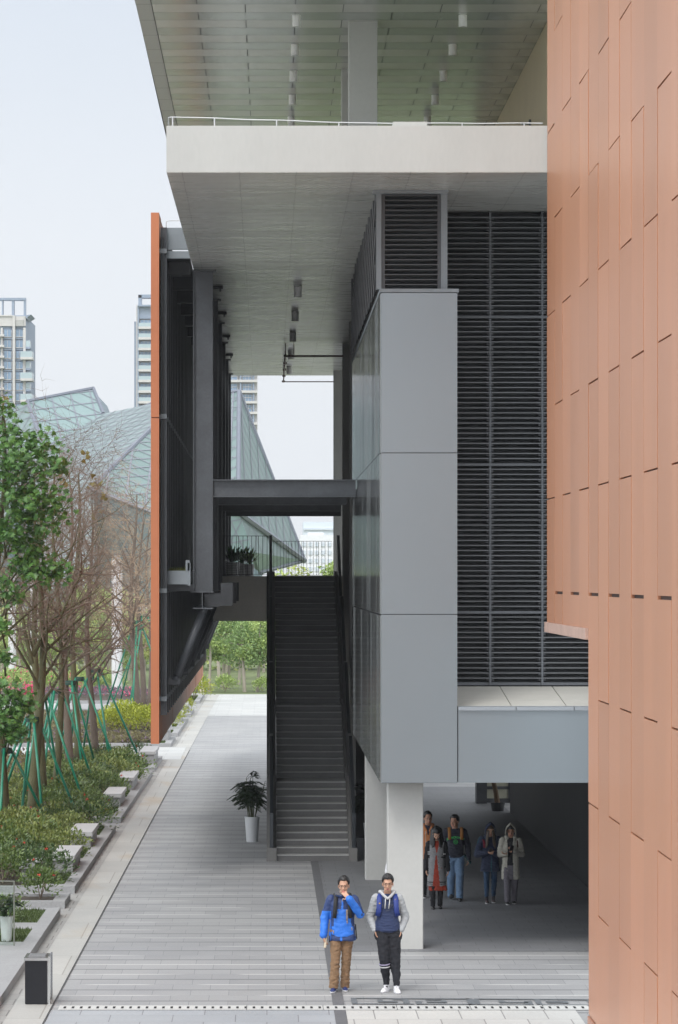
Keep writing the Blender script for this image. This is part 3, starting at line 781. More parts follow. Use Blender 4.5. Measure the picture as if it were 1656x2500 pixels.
# low ground cover, past counting
def cover(name, mat, x0, x1, y0, y1, n, h, extra=None, seed=1):
    r = random.Random(seed); mb = MB(SKW)
    for i in range(n):
        x, y = r.uniform(x0,x1), r.uniform(y0,y1)
        z = .1+h*r.uniform(.3,1)*(.6+.4*mnoise.noise((x*.8,y*.4,seed)))
        if extra and r.random() < .10: mb.cur = 1
        else: mb.cur = 0
        leaf(mb, Vector((x,y,z)), (Vector((0,0,.7))+rvec(r)).normalized(), rvec(r), .16, .08)
    tag(mb.build(name, [mat, extra or mat]), kind='stuff')
cover('brown_ground_cover', brown_m, -12, -4.5, 122.6, 127.2, 5200, .35, purple_m, 1)
cover('ground_cover', brown_m, -15, -4.9, 131, 147, 6500, .4, purple_m, 2)
cover('mixed_ground_cover', brown_m, -9.3, -6.2, 84.6, 113.2, 5200, .4, purple_m, 3)
cover('dark_ground_cover', ixora_m, -9.3, -6.6, 65.6, 81.4, 3500, .45, None, 4)
cover('purple_ground_cover', purple_m, -20, -6.5, 170, 176, 4200, .6, pink_m, 6)

# ================================================================== TREES IN THE BEDS
def branch(mb, p, d, L, r0, lvl, rnd, tips, mx, droop=0.0, sides=(7,5,4,3), n=None):
    ns = n or (5,4,4,3)[min(lvl,3)]; pts = [p.copy()]; rad = [r0]; q = p.copy(); dd = d.copy()
    for i in range(ns):
        dd = (dd + rvec(rnd)*(.10,.22,.34,.45)[min(lvl,3)] + Vector((0,0,(.05,.10,.02,-droop)[min(lvl,3)]))).normalized()
        q = q+dd*(L/ns); pts.append(q.copy()); rad.append(r0*(1-.78*(i+1)/ns))
        if lvl < mx:
            for b in range((0,2,3,2)[min(lvl,3)]):
                if rnd.random() < (.9,.8,.75,.7)[min(lvl,3)]:
                    a = rvec(rnd); side = (a-dd*a.dot(dd)).normalized()
                    nd = (dd*rnd.uniform(.35,.8)+side*rnd.uniform(.6,1)).normalized()
                    branch(mb, q, nd, L*rnd.uniform(.42,.68), max(.005, rad[-1]*.62), lvl+1, rnd, tips, mx, droop, sides)
    mb.cur = 0 if lvl <= 1 else 1
    mb.tube(pts, rad, sides[min(lvl,3)], cap=False)
    tips.append((q, dd, lvl))
def bare_tree(name, x, y, H, r0, seed, label, group, bark=bark_m, twig=twig_m, leaves=0, lean=(0,0), fork=.42, z0=.08, crown=1.0, spread=.75, leafmatl=None, twiglvl=3, lz=(0,99), big=False):
    rnd = random.Random(seed); x = sk(x,y)
    t = thing(name, (x,y,z0), label, 'tree', group)
    tr = MB(); tips = []
    pts, rad = [], []; n = 12; p = Vector((x,y,z0)); hf = H*.93
    for i in range(n+1):
        f = i/n
        pts.append(Vector((x+lean[0]*f*H+(.05+.16*f)*(math.sin(f*6.5+seed)-math.sin(seed)), y+lean[1]*f*H+.08*(math.cos(f*5+seed)-math.cos(seed)), z0+hf*f)))
        rad.append(r0*(1.25 if i == 0 else 1)*(1-.86*f)+.004)
    tr.tube(pts, rad, 10); 
    for k in range(5):     # knots
        f = rnd.uniform(.1,.5); i = int(f*n); a = rnd.uniform(0,6.28)
        tr.ell(pts[i]+Vector((math.cos(a)*rad[i]*.85, math.sin(a)*rad[i]*.85, 0)), (.03,.03,.025), 6, 4)
    cr = MB()
    z = fork
    while z < .97:
        i = min(n-1, int(z*n)); p = pts[i].lerp(pts[i+1], z*n-i)
        a = rnd.uniform(0,6.28); el = rnd.uniform(.35,.95)
        d = Vector((math.cos(a)*spread, math.sin(a)*spread, el)).normalized()
        branch(cr, p, d, crown*H*rnd.uniform(.18,.33)*(1.15-z*.62), max(.015, rad[i]*.47), 1, rnd, tips, twiglvl, .08)
        z += rnd.uniform(.024,.045)
    tr.build('trunk', bark, t, smooth=True)
    cr.build('crown', [bark, twig], t)
    if leaves:
        mb = MB(); tt = [q for q in tips if q[2] >= 2 and lz[0] <= q[0].z <= lz[1]]; rnd.shuffle(tt)
        for (q, d, l) in tt[:max(1, leaves//5)]:
            for k in range(5):
                dd = (d*.4+rvec(rnd)+Vector((0,0,-.35))).normalized()
                maple(mb, q+rvec(rnd)*.16, dd, (rvec(rnd)*.7+Vector((0,-.3,.6))).normalized(), rnd.uniform(.10,.19))
        mb.build('leaves', leafmatl or maple_m, t)
    return t
def support(x, y, zt, label, n=3, r=.026, spread=1.35, rot=0.0):
    x = sk(x,y); t = thing('tree_support', (x,y,.1), label, 'tree stake', 'green pole supports round the trunks')
    for k in range(n):
        a = rot+2*math.pi*k/n; mb = MB()
        mb.tube([(x+math.cos(a)*spread,y+math.sin(a)*spread,.1),(x+math.cos(a)*.14,y+math.sin(a)*.14,zt+.06)], r, 8)
        mb.build('pole', stake_m, t, smooth=True)
    mb = MB(); mb.lathe([(.175,-.07),(.185,0),(.175,.07),(.12,.07)], (x,y,zt), 14); mb.build('tie_band', tie_m, t)
TREES = [   # px of base, distance, height, radius, seed, bark, leaves, lean, label
 (12, 79, 10.9, .145, 2, bark_m, 0, (-.004,0), 'tall olive-barked tree with a full green leafy top, nearest the picture edge'),
 (79, 82.5, 9.6, .135, 5, bark_m, 0, (.006,0), 'bare tree forking low into crooked grey limbs, beside the leafy one'),
 (104, 88, 10.6, .130, 8, bark_m, 60, (.006,0), 'straight olive-barked bare tree with a few yellowing leaves at its tip'),
 (138, 93, 10.4, .110, 12, bark_m, 0, (-.002,0), 'slim olive-barked bare tree in the middle of the row'),
 (172, 102, 10.2, .135, 15, bark2_m, 0, (-.001,0), 'brown-barked bare tree behind the slim olive one'),
 (193, 107.5, 10.4, .13, 21, bark_m, 30, (.0,0), 'bare tree whose trunk stands before the dark glass wall, with last leaves'),
 (234, 110, 9.4, .13, 27, bark2_m, 0, (-.012,0), 'reddish-brown bare tree leaning over the white cross path'),
 (335, 142, 10.6, .17, 33, bark2_m, 0, (-.001,0), 'pale twiggy bare tree rising from the yellow-green shrubs'),
 (351, 150, 10.2, .14, 39, bark2_m, 0, (0,0), 'pale bare tree partly hidden by the orange screen'),
 (366, 158, 9.8, .13, 44, bark2_m, 0, (0,0), 'slender pale bare tree at the very edge of the orange screen'),
]
for k,(px,Y,H,r0,seed,bk,lv,ln,lab) in enumerate(TREES):
    x = (px-CX)*Y/F-.0045*(Y-47)
    bare_tree('street_tree', x, Y, H, r0, seed, lab, 'trees in the street beds', bark=bk, twig=twigl_m if Y > 130 else twig_m, leaves=lv, lean=ln,
              fork=(.36,.34,.38,.34,.32,.31,.30,.28,.28,.28)[k], leafmatl=olive_m, lz=(8.2,12), crown=(.7,1.05,1,1,1.05,1.05,1.1,1.1,1,1)[k])
    if k < 10:
        ordn = ('picture edge tree','low-forking bare tree','straight yellow-tipped tree','slim olive-barked tree','brown-barked tree','tree before the dark glass wall','leaning reddish tree','pale twiggy tree','pale half-hidden tree','slender pale tree')[k]
        support(x, Y, (2.15,2.75,3.1,3.1,3.05,3.0,3.2,4.4,4.6,4.4)[k], 'tripod of green poles tied round the '+ordn, 4 if k in (1,2,6) else 3, .035, (1.3,1.25,1.3,1.2,1.3,1.3,1.6,1.9,1.9,1.9)[k], (.5,.3,1.2,.2,.9,1.9,.35,.45,.2,.9)[k])
# leaf masses of the nearest tree, on limbs reaching over the bed
lt = [o for o in bpy.data.objects if o.get('label','').startswith('tall olive-barked')][0]
mb = MB(); lm = MB(); rnd = random.Random(77)
clumps = [(5,1000,79,.42),(12,1055,78.5,.45),(40,1075,79,.5),(75,1085,78.6,.52),(108,1100,78.8,.45),(20,1120,78,.55),(60,1140,78.3,.6),(100,1150,78.5,.55),(135,1140,79,.3),
          (10,1190,78,.55),(50,1205,78.4,.6),(95,1215,78.2,.55),(128,1225,78.6,.4),(25,1255,78,.55),(70,1262,78.3,.6),(115,1270,78.4,.5),(5,1150,78.2,.5),(8,1310,78,.45),(40,1300,78.3,.4),(80,1320,78.5,.35),
          (65,1390,78.2,.35),(105,1395,78.2,.42),(135,1398,78.4,.35),(90,1355,78.3,.3),(20,1455,78.2,.3),(50,1365,78,.25),(-6,1430,78,.3),(8,1600,78,.2),(-5,1530,78,.25),
          (20,1690,77.8,.35),(45,1700,77.8,.35),(10,1740,77.6,.42),(40,1735,77.8,.38),(62,1715,77.9,.22),(25,1770,77.7,.4),(0,1780,77.6,.4),(35,1790,77.7,.25)]
tx = sk((12-CX)*79/F-.0045*32, 79)
for (px,py,Y,rr) in clumps:
    c = at(px,py,Y); root = Vector((tx+.02, 79, max(1.5, min(10.4, c.z-.5-abs(c.x-tx)*.35))))
    lm.tube([root, root.lerp(c,.5)+Vector((0,0,.12)), c], [.03,.018,.006], 5, cap=False)
    for k in range(int(135*rr)+14):
        v = rvec(rnd)*rnd.random()**.62*rr*1.45; v.z *= .75
        d = (Vector((v.x,v.y,-.25))+rvec(rnd)*.8).normalized()
        maple(mb, c+v, d, (Vector((0,-.35,.75))+rvec(rnd)*.55).normalized(), rnd.uniform(.11,.20))
mb.build('leaves', maple_m, lt); lm.build('leafy_limb', bark_m, lt)

# ================================================================== LITTER BIN, POTS
b = thing('litter_bin', (-3.38,48.5,0), 'black steel litter bin with a chrome rim on the pale paving band', 'litter bin')
mb = MB(); mb.box(-3.57,-3.245,48.35,48.95,.02,.66); mb.build('bin_body', plain('bin_black', (.012,.013,.017), .28, metal=.3, var=.2, vs=2), b)
mb = MB(); mb.box(-3.56,-3.255,48.37,48.93,0,.02); mb.build('plinth', black_m, b)
chrome = plain('chrome', (.62,.63,.64), .16, metal=1, var=.05)
mb = MB(); mb.box(-3.585,-3.23,48.33,48.97,.66,.70); mb.box(-3.23,-3.20,48.36,48.40,.0,.72); mb.box(-3.23,-3.20,48.90,48.94,.0,.72); mb.box(-3.242,-3.232,48.41,48.89,.03,.66); mb.build('rim', chrome, b)
mb = MB(); mb.box(-3.53,-3.28,48.45,48.85,.70,.712); mb.build('ash_tray', plain('ash_tray', (.20,.2,.2), .5, metal=.5), b)

def palm_pot(x, y, z0, hp, rp, hplant, seed, label, spread=.5, mat=palm_m, ncan=19):
    r = random.Random(seed)
    t = thing('potted_palm', (x,y,z0), label, 'potted plant')
    mb = MB(); mb.lathe([(rp*.76,0),(rp*.78,.02),(rp,hp-.03),(rp*1.03,hp-.02),(rp*1.03,hp),(rp*.92,hp),(rp*.9,hp-.05)], (x,y,z0), 28)
    mb.build('pot', plain('white_pot_glaze', (.56,.57,.58), .32, var=.03, fine=.02), t, smooth=False)
    st = MB(); lf = MB()
    for i in range(ncan):
        a = r.uniform(0,6.28); rr = r.uniform(.02,rp*.6); h = hplant*r.uniform(.5,1)
        p0 = Vector((x+rr*math.cos(a), y+rr*math.sin(a), z0+hp-.06)); ln = r.uniform(.05,.22)
        p1 = p0+Vector((math.cos(a)*ln*h, math.sin(a)*ln*h, h*.72))
        st.tube([p0, p0.lerp(p1,.5)+Vector((0,0,.02)), p1], [.011,.009,.006], 5, cap=False)
        for fr in range(8):
            b = r.uniform(0,6.28); el = r.uniform(.1,1.1); L = hplant*r.uniform(.20,.34)
            q = p0.lerp(p1, r.uniform(.55,1.0)); d = Vector((math.cos(b)*math.cos(el), math.sin(b)*math.cos(el), math.sin(el)))
            pts = [q+d*(L*s)+Vector((0,0,-L*.55*s*s)) for s in (0,.25,.5,.75,1)]
            st.tube(pts, [.005,.004,.003,.003,.002], 3, cap=False)
            for s in range(9):
                f = .25+.75*s/8; i0 = min(3,int(f*4)); pp = pts[i0].lerp(pts[i0+1], f*4-i0)
                ax = (pts[i0+1]-pts[i0]).normalized(); sd = ax.cross(Vector((0,0,1))).normalized()
                for sg in (-1,1): leaf(lf, pp, (ax*.75+sd*sg*.75+Vector((0,0,-.15))).normalized(), Vector((0,0,1)), L*.42*spread*2*(1.1-f*.5), .036)
    st.build('stem', plain('cane_green', (.05,.06,.02), .6), t); lf.build('fronds', mat, t)
    return t
palm_pot(-.355,78.4,.0,.60,.175,1.42,3,'leafy palm in a tall white pot standing on the paving beside the stair foot')
palm_pot(2.43,76.6,.0,.58,.17,1.5,9,'palm in a white pot in the dark gap between the stair and the column')
palm_pot(-4.42,55.6,.15,.42,.11,.62,14,'small palm in a white pot, standing in for a reflected plant',.5,palm_m,7)  # reflected plant, built as a solid pot
g = thing('reflection_pane', (-4.55,54.9,.15), 'upright pane standing in for a blurred reflection, before the small palm pot', 'glass pane')  # pane added in place of a blurred reflection
t_ = NT('screen_glass'); t_.set(Base_Color=(.86,.93,.88), Roughness=.02); t_.b.inputs['Transmission Weight'].default_value = 1.0; t_.b.inputs['IOR'].default_value = 1.05
mb = MB(); mb.box(-4.95,-4.245,54.88,54.895,.16,1.22); mb.build('pane', t_.m, g)
mb = MB(); mb.box(-4.245,-4.225,54.86,54.915,.15,1.23); mb.box(-4.95,-4.245,54.86,54.915,1.22,1.235); mb.build('edge_trim', plain('trim_grey', (.17,.18,.15), .4, metal=.2), g)

# ribbed pots of strap-leaved plants on the landing
def landing_plant(x, y, rp, hp, nl, seed, label):
    r = random.Random(seed); t = thing('potted_dracaena', (x,y,6.36), label, 'potted plant', 'ribbed white pots on the raised walk')
    prof = [(rp*.82,0)]
    for k in range(8):
        z = hp*k/8; rr = rp*(.82+.18*k/8); prof += [(rr+.008,z+.01),(rr+.008,z+hp/8*.6),(rr-.006,z+hp/8*.85)]
    prof += [(rp*1.02,hp),(rp*.9,hp),(rp*.88,hp-.06)]
    mb = MB(); mb.lathe(prof, (x,y,6.36), 26); mb.build('pot', plain('ribbed_white_pot', (.50,.49,.50), .35, var=.04), t)
    lf = MB()
    for i in range(nl):
        a = r.uniform(0,6.28); el = r.uniform(.55,1.4); L = r.uniform(.38,.62)
        d = Vector((math.cos(a)*math.cos(el), math.sin(a)*math.cos(el), math.sin(el)))
        p = Vector((x+math.cos(a)*rp*.4*r.random(), y+math.sin(a)*rp*.4*r.random(), 6.36+hp-.03+r.uniform(0,.12)))
        s = d.cross(Vector((0,0,1))).normalized(); pts = [p+d*L*f+Vector((0,0,-.22*L*f*f)) for f in (0,.35,.7,1)]; ww = (.012,.03,.026,.002)
        lf.add([q+s*wv for q,wv in zip(pts,ww)]+[q-s*wv for q,wv in zip(pts,ww)], [(0,1,5,4),(1,2,6,5),(2,3,7,6)])
    lf.build('leaves', leafmat('strap_leaf_%d' % seed, (.012,.035,.010), (.05,.13,.03) if seed != 6 else (.16,.26,.04), .35), t)
landing_plant(-.97,92.6,.21,.40,70,4,'large dark strap-leaved plant in the biggest ribbed white pot behind the bar railing')
landing_plant(-.70,93.4,.14,.36,40,5,'middle strap-leaved plant squeezed between two pots behind the bar railing')
landing_plant(-.50,92.8,.14,.34,34,6,'yellow-green strap-leaved plant in the smallest ribbed pot behind the bar railing')
# tree in a tub by the entrance
t = thing('tub_tree', (6.22,88.9,0), 'leaning tree trunk in a black tub by the glazed entrance', 'potted plant')
mb = MB(); mb.lathe([(.16,0),(.19,.2),(.20,.24),(.18,.24),(.17,.2)], (6.25,88.7,0), 20); mb.build('tub', plain('tub_black', (.012,.014,.014), .5), t)
mb = MB(); mb.tube([(6.25,88.7,.15),(6.2,88.7,.5),(6.10,88.7,.95),(6.12,88.7,1.7)], [.075,.065,.06,.05], 10); mb.build('trunk', plain('tub_bark', (.16,.10,.05), .8, var=.2), t)
mb = MB(); r = random.Random(4)
for i in range(240): leaf(mb, Vector((6.1,88.7,1.75))+rvec(r)*r.uniform(.1,.55), rvec(r), rvec(r), .2, .06)
mb.build('leaves', palm_m, t)
# the low fork of the second tree
ft = [o for o in bpy.data.objects if o.get('label','').startswith('bare tree forking low')][0]
mb = MB(); r = random.Random(41); tips = []
bx, by = ft.location.x, ft.location.y
for (pts, rad) in (([(79,1600),(110,1545),(150,1505),(172,1450),(200,1400)],.075), ([(80,1620),(62,1540),(48,1470),(30,1420)],.06), ([(100,1560),(140,1590),(190,1570),(235,1560)],.04)):
    q = [at(px,py,82.4) for px,py in pts]; q = [v+Vector((0,r.uniform(-.2,.2),0)) for v in q]
    mb.cur = 0; mb.tube(q, [rad*(1-.2*i) for i in range(len(q))], 7, cap=False)
    for i in range(1,len(q)):
        for k in range(3): branch(mb, q[i], (q[i]-q[i-1]).normalized()*.5+rvec(r)*.7, r.uniform(.6,1.2), rad*.35, 2, r, tips, 3, .12)
mb.build('forked_limb', [bark_m, twig_m], ft)
# ================================================================== FACETED GLASS HALL
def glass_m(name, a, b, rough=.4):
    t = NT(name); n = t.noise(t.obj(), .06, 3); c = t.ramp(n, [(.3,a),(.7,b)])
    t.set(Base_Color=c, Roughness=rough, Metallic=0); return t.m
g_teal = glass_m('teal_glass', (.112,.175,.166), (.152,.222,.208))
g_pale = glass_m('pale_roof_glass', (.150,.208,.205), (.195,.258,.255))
g_dark = glass_m('dark_blue_glass', (.11,.165,.19), (.16,.215,.235))  # the hall's darker, bluer glass
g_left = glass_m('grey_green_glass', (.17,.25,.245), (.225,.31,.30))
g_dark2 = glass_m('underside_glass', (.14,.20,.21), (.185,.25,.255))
rib_m = plain('glazing_bar', (.195,.205,.24), .5, var=.05)
edge_m = plain('facet_edge_beam', (.15,.165,.20), .5, var=.05)
HALL = thing('glass_hall', at(400,1400,300), 'far faceted concert hall of teal diamond-grid glass', 'building')
def ray(px, py): return (at(px,py,1.0)-Vector((0,0,EYE)))
def on_plane(px, py, pl):
    p0, n = pl; d = ray(px,py); o = Vector((0,0,EYE)); return o+d*((p0-o).dot(n)/d.dot(n))
def plane3(a, b, c):
    return (a, (b-a).cross(c-a).normalized())
def clip_line(p, d, poly2):
    ts = []
    n = len(poly2)
    for i in range(n):
        a, b = poly2[i], poly2[(i+1)%n]; e = (b[0]-a[0], b[1]-a[1]); den = d[0]*e[1]-d[1]*e[0]
        if abs(den) < 1e-9: continue
        t = ((a[0]-p[0])*e[1]-(a[1]-p[1])*e[0])/den; u = ((a[0]-p[0])*d[1]-(a[1]-p[1])*d[0])/den
        if -1e-9 <= u <= 1+1e-9: ts.append(t)
    ts.sort(); return [(ts[i],ts[i+1]) for i in range(0,len(ts)-1,2) if ts[i+1]-ts[i] > .05]
def facet(pts, mat, dirs, pitch, width=.13, thick=.6):
    """pts: three (px,py,Y) that fix the plane then (px,py); dirs: angles of the bar families in the facet plane"""
    P3 = [at(*p) for p in pts[:3]]; pl = plane3(*P3)
    V = P3+[on_plane(p[0],p[1],pl) for p in pts[3:]]
    n = pl[1] if (Vector((0,0,EYE))-V[0]).dot(pl[1]) > 0 else -pl[1]
    c = sum(V, Vector())/len(V)
    mb = MB(); mb.prism([v for v in V], -n*thick); f = mb.build('glass_facet', mat, HALL)
    ux = Vector((0,0,1)).cross(n).normalized(); uy = n.cross(ux)
    P2 = [((v-c).dot(ux), (v-c).dot(uy)) for v in V]
    mb = MB(); R_ = max(math.hypot(*q) for q in P2)
    for ang in dirs:
        d = (math.cos(R(ang)), math.sin(R(ang))); m = (-d[1], d[0]); k = -R_
        while k < R_:
            p = (m[0]*k, m[1]*k)
            for t0, t1 in clip_line(p, d, P2):
                q = [(p[0]+d[0]*t+m[0]*s*width/2, p[1]+d[1]*t+m[1]*s*width/2) for t, s in ((t0,-1),(t1,-1),(t1,1),(t0,1))]
                mb.quad(*[c+ux*x+uy*y+n*.05 for x, y in q])
            k += pitch
    if mb.v: mb.build('glazing_grid', rib_m, f)
    return V, n
def edge(a, b, r=.35):
    mb = MB(); mb.tube([a,b], r, 6); mb.build('edge_beam', edge_m, HALL)
AP = (584,955,292); RT = (743,1368,292); LK = (221,1193,270); TP = (445,972,296); BK = (582,1251,272)
# main slope seen from above-left (pale), front triangle grid, right flank
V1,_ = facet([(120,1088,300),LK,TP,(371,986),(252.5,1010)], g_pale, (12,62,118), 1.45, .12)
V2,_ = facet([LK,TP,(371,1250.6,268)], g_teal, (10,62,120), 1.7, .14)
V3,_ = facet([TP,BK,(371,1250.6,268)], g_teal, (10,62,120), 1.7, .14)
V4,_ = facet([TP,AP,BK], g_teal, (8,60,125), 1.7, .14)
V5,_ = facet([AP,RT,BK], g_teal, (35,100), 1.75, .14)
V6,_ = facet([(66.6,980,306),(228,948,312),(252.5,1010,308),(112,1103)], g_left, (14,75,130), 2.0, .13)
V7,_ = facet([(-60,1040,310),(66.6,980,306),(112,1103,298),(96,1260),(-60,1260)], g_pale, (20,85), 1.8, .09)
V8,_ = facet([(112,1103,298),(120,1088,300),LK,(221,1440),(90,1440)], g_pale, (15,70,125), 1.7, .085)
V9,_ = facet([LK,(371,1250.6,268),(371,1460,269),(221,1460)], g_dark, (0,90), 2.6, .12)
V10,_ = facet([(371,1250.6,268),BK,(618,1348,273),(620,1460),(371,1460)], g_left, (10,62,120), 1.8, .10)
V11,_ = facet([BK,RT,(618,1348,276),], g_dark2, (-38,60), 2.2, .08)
V12,_ = facet([RT,(618,1348,276),(635,1398,282)], g_left, (20,), 3, .08)
for a, b in ((at(*LK),at(*TP)),(at(*TP),at(*AP)),(at(*AP),at(*RT)),(at(*LK),at(371,1250.6,268)),(at(371,1250.6,268),at(*BK)),(at(*BK),at(*RT)),(at(228,948,312),at(252.5,1010,308)),(at(66.6,980,306),at(228,948,312)),(at(66.6,980,306),at(112,1103,298)),(at(*RT),at(635,1398,282)),(at(120,1088,300),at(371,986,304)),(at(*AP),at(*BK))):
    edge(a, b, .20)
edge(at(*BK)+Vector((0,-.3,0)), at(*RT)+Vector((0,-.3,0)), .26)
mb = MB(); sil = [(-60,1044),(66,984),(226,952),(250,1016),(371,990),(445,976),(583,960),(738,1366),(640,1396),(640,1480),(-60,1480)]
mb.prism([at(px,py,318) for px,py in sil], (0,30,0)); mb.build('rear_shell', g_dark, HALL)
for px, Y in ((84,186),(30,190),(286,181)):
    c = at(px,1412,Y); t = thing('canopy_column', (c.x,Y,0), {84:'white round column among the thin trunks, middle one of three',30:'white round column nearest the picture edge behind the trees',286:'thickest white round column standing clear between the bare trees'}[px], 'column', 'white columns before the glass hall')
    mb = MB(); r = .30 if px == 286 else .22; h = 7.3 if px != 30 else 6.5
    mb.lathe([(r,0),(r,h)], (c.x,Y,0), 20); mb.build('shaft', plain('white_column', (.62,.61,.62), .5, var=.04, vs=1), t, smooth=False)
    mb = MB(); mb.lathe([(r*1.3,0),(r*1.3,.12)], (c.x,Y,0), 20); mb.lathe([(r*.6,h),(r*.6,h+.3)], (c.x,Y,0), 16); mb.build('collar', granite_m, t)

# ================================================================== TOWERS
tw_conc = plain('tower_render', (.52,.50,.48), .8, var=.04, vs=.2)
tw_slate = plain('tower_slate', (.235,.285,.36), .6, var=.05, vs=.2)  # tower tones are paler and bluer: distance haze mixed into the colour
tw_glass = plain('tower_glass', (.19,.28,.39), .2, var=.18, vs=.35)
tw_rail = plain('balcony_glass', (.36,.44,.46), .25, var=.08, vs=.4)
def pbox(mb, px0, px1, py0, py1, Y, d): 
    a, b = at(px0,py1,Y), at(px1,py0,Y); mb.box(a.x,b.x,Y,Y+d,a.z,b.z)
YT_ = 480; ground_py = CY+F*EYE/YT_
T1 = thing('apartment_tower', at(20,ground_py,YT_), 'pale high-rise with stacked glass balconies, cut off by the picture edge', 'building')
mb = MB(); pbox(mb,-160,63,770,ground_py,YT_,20); mb.build('wall', tw_slate, T1)
mb = MB(); pbox(mb,-160,63,772,796,YT_-.4,.38); pbox(mb,31,37,770,ground_py,YT_-.7,.68); pbox(mb,57,63,800,ground_py,YT_-.5,.48); pbox(mb,2,7,800,ground_py,YT_-.5,.48); pbox(mb,-60,31,769,772,YT_-.6,.58)
mb.build('pale_pier', tw_conc, T1)
mb = MB()
for a, b in ((58,63),(29,35),(5,8),(-30,-26)): pbox(mb,a,b,729,770,YT_+.2,1.2)
pbox(mb,-160,63,727,733,YT_+.1,1.4); mb.build('roof_frame', tw_slate, T1)
mb = MB(); p = at(63,771,YT_); q = at(78,771,YT_); mb.prism([(p.x,YT_-1,p.z),(q.x,YT_-1,q.z+.1),(q.x-.5,YT_-1,q.z-.2),(p.x+.2,YT_-1,p.z-.5)], (0,8,0)); mb.build('eave', tw_slate, T1)
mb = MB(); pbox(mb,38,58,781,796,YT_-.6,.18); mb.build('sign_panel', plain('tower_panel', (.38,.37,.35), .7), T1)
fl = 26.0
for k in range(13):
    y0 = 802+k*fl
    for a, b in ((9,28.5),(38,57)):
        mb = MB(); pbox(mb,a,b,y0+3,y0+fl-6,YT_-.25,.24); wdw = mb.build('window', tw_glass, T1)
        mb = MB()
        for f in (0,.5,1): pbox(mb,a+(b-a-.8)*f,a+(b-a-.8)*f+.8,y0+3,y0+fl-6,YT_-.33,.07)
        pbox(mb,a,b,y0+fl-6,y0+fl-4.6,YT_-.36,.33); mb.build('frame', tw_conc, wdw)
    mb = MB(); pbox(mb,9,57,y0+fl-2.5,y0+fl,YT_-.28,.27); mb.build('spandrel', tw_slate, T1)
    big = k % 2 == 0
    if k >= 1:
        mb = MB(); yb = y0+fl*(.9)
        if big:
            pbox(mb,50,79.5,yb-6,yb,YT_-1.7,4); bal = mb.build('balcony', tw_conc, T1)
            mb = MB(); pbox(mb,50,78.5,yb-20,yb-6,YT_-1.65,3.9)
        else:
            pbox(mb,63.2,74,yb-5,yb,YT_-.8,3); bal = mb.build('balcony', tw_slate, T1)
            mb = MB(); pbox(mb,63.5,73,yb-20,yb-5,YT_-.75,2.8)
        mb.build('balcony_glass', tw_rail, bal)
    mb = MB(); pbox(mb,-8,10,y0+14,y0+19,YT_-1.3,1.25); mb.build('ledge', tw_conc, T1)
T2 = thing('apartment_tower', at(480,ground_py,YT_), 'wide pale high-rise behind the orange screen and the glass hall', 'building')
mb = MB(); pbox(mb,333,628,745,ground_py,YT_,18); mb.build('wall', tw_conc, T2)
mb = MB(); pbox(mb,328,333.5,785,ground_py,YT_+1,14); pbox(mb,339,372,745,778,YT_-.5,.48); pbox(mb,338,346,720,745,YT_,2); pbox(mb,338,632,719,727,YT_,2); pbox(mb,480,486,727,745,YT_,2); pbox(mb,337,632,744,748,YT_-1.2,3)
mb.build('slate_frame', tw_slate, T2)
mb = MB()
for px in (336,420,500,586,617): pbox(mb,px,px+4,745,ground_py,YT_-.7,.68)
mb.build('pier', tw_slate, T2)
for k in range(14):
    y0 = 779+k*fl
    for a, b in ((342,372),(375,415),(426,496),(508,543),(548,580),(592,615)):
        if 372 <= a < 540 and not a == 508: 
            if k % 3: continue
        mb = MB(); pbox(mb,a,b,y0+2,y0+fl-8,YT_-.3,.29); wdw = mb.build('window', tw_glass, T2)
        mb = MB()
        for f in (0,.33,.66,1): pbox(mb,a+(b-a-.7)*f,a+(b-a-.7)*f+.7,y0+2,y0+fl-8,YT_-.4,.09)
        pbox(mb,a,b,y0+9,y0+10.2,YT_-.42,.11); mb.build('frame', tw_conc, wdw)
    mb = MB(); pbox(mb,338,419,y0+fl-8,y0+fl-2,YT_-1.2,1.18); pbox(mb,505,629,y0+fl-8,y0+fl-2,YT_-.9,.88) if k > 3 else None
    bal = mb.build('balcony', tw_conc, T2)
    mb = MB(); pbox(mb,339,419,y0+fl-17,y0+fl-8,YT_-1.15,.2); mb.build('balcony_glass', tw_rail, bal)
# faint blocks far off; haze is painted into their pale colours
YF = 1150; gpy = CY+F*EYE/YF
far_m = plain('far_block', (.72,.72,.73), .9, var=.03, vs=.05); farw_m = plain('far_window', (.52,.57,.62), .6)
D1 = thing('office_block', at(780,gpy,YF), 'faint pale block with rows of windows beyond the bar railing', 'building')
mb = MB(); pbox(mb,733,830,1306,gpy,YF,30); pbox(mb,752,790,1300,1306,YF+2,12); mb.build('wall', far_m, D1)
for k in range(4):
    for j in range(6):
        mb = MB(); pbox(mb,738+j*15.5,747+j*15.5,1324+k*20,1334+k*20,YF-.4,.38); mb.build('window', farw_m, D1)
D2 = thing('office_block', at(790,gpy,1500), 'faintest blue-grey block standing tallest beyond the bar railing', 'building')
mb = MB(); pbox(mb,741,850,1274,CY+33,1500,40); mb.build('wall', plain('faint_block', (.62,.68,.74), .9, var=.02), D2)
mb = MB(); pbox(mb,741,850,1290,1294,1499,.9); mb.build('ledge', farw_m, D2)

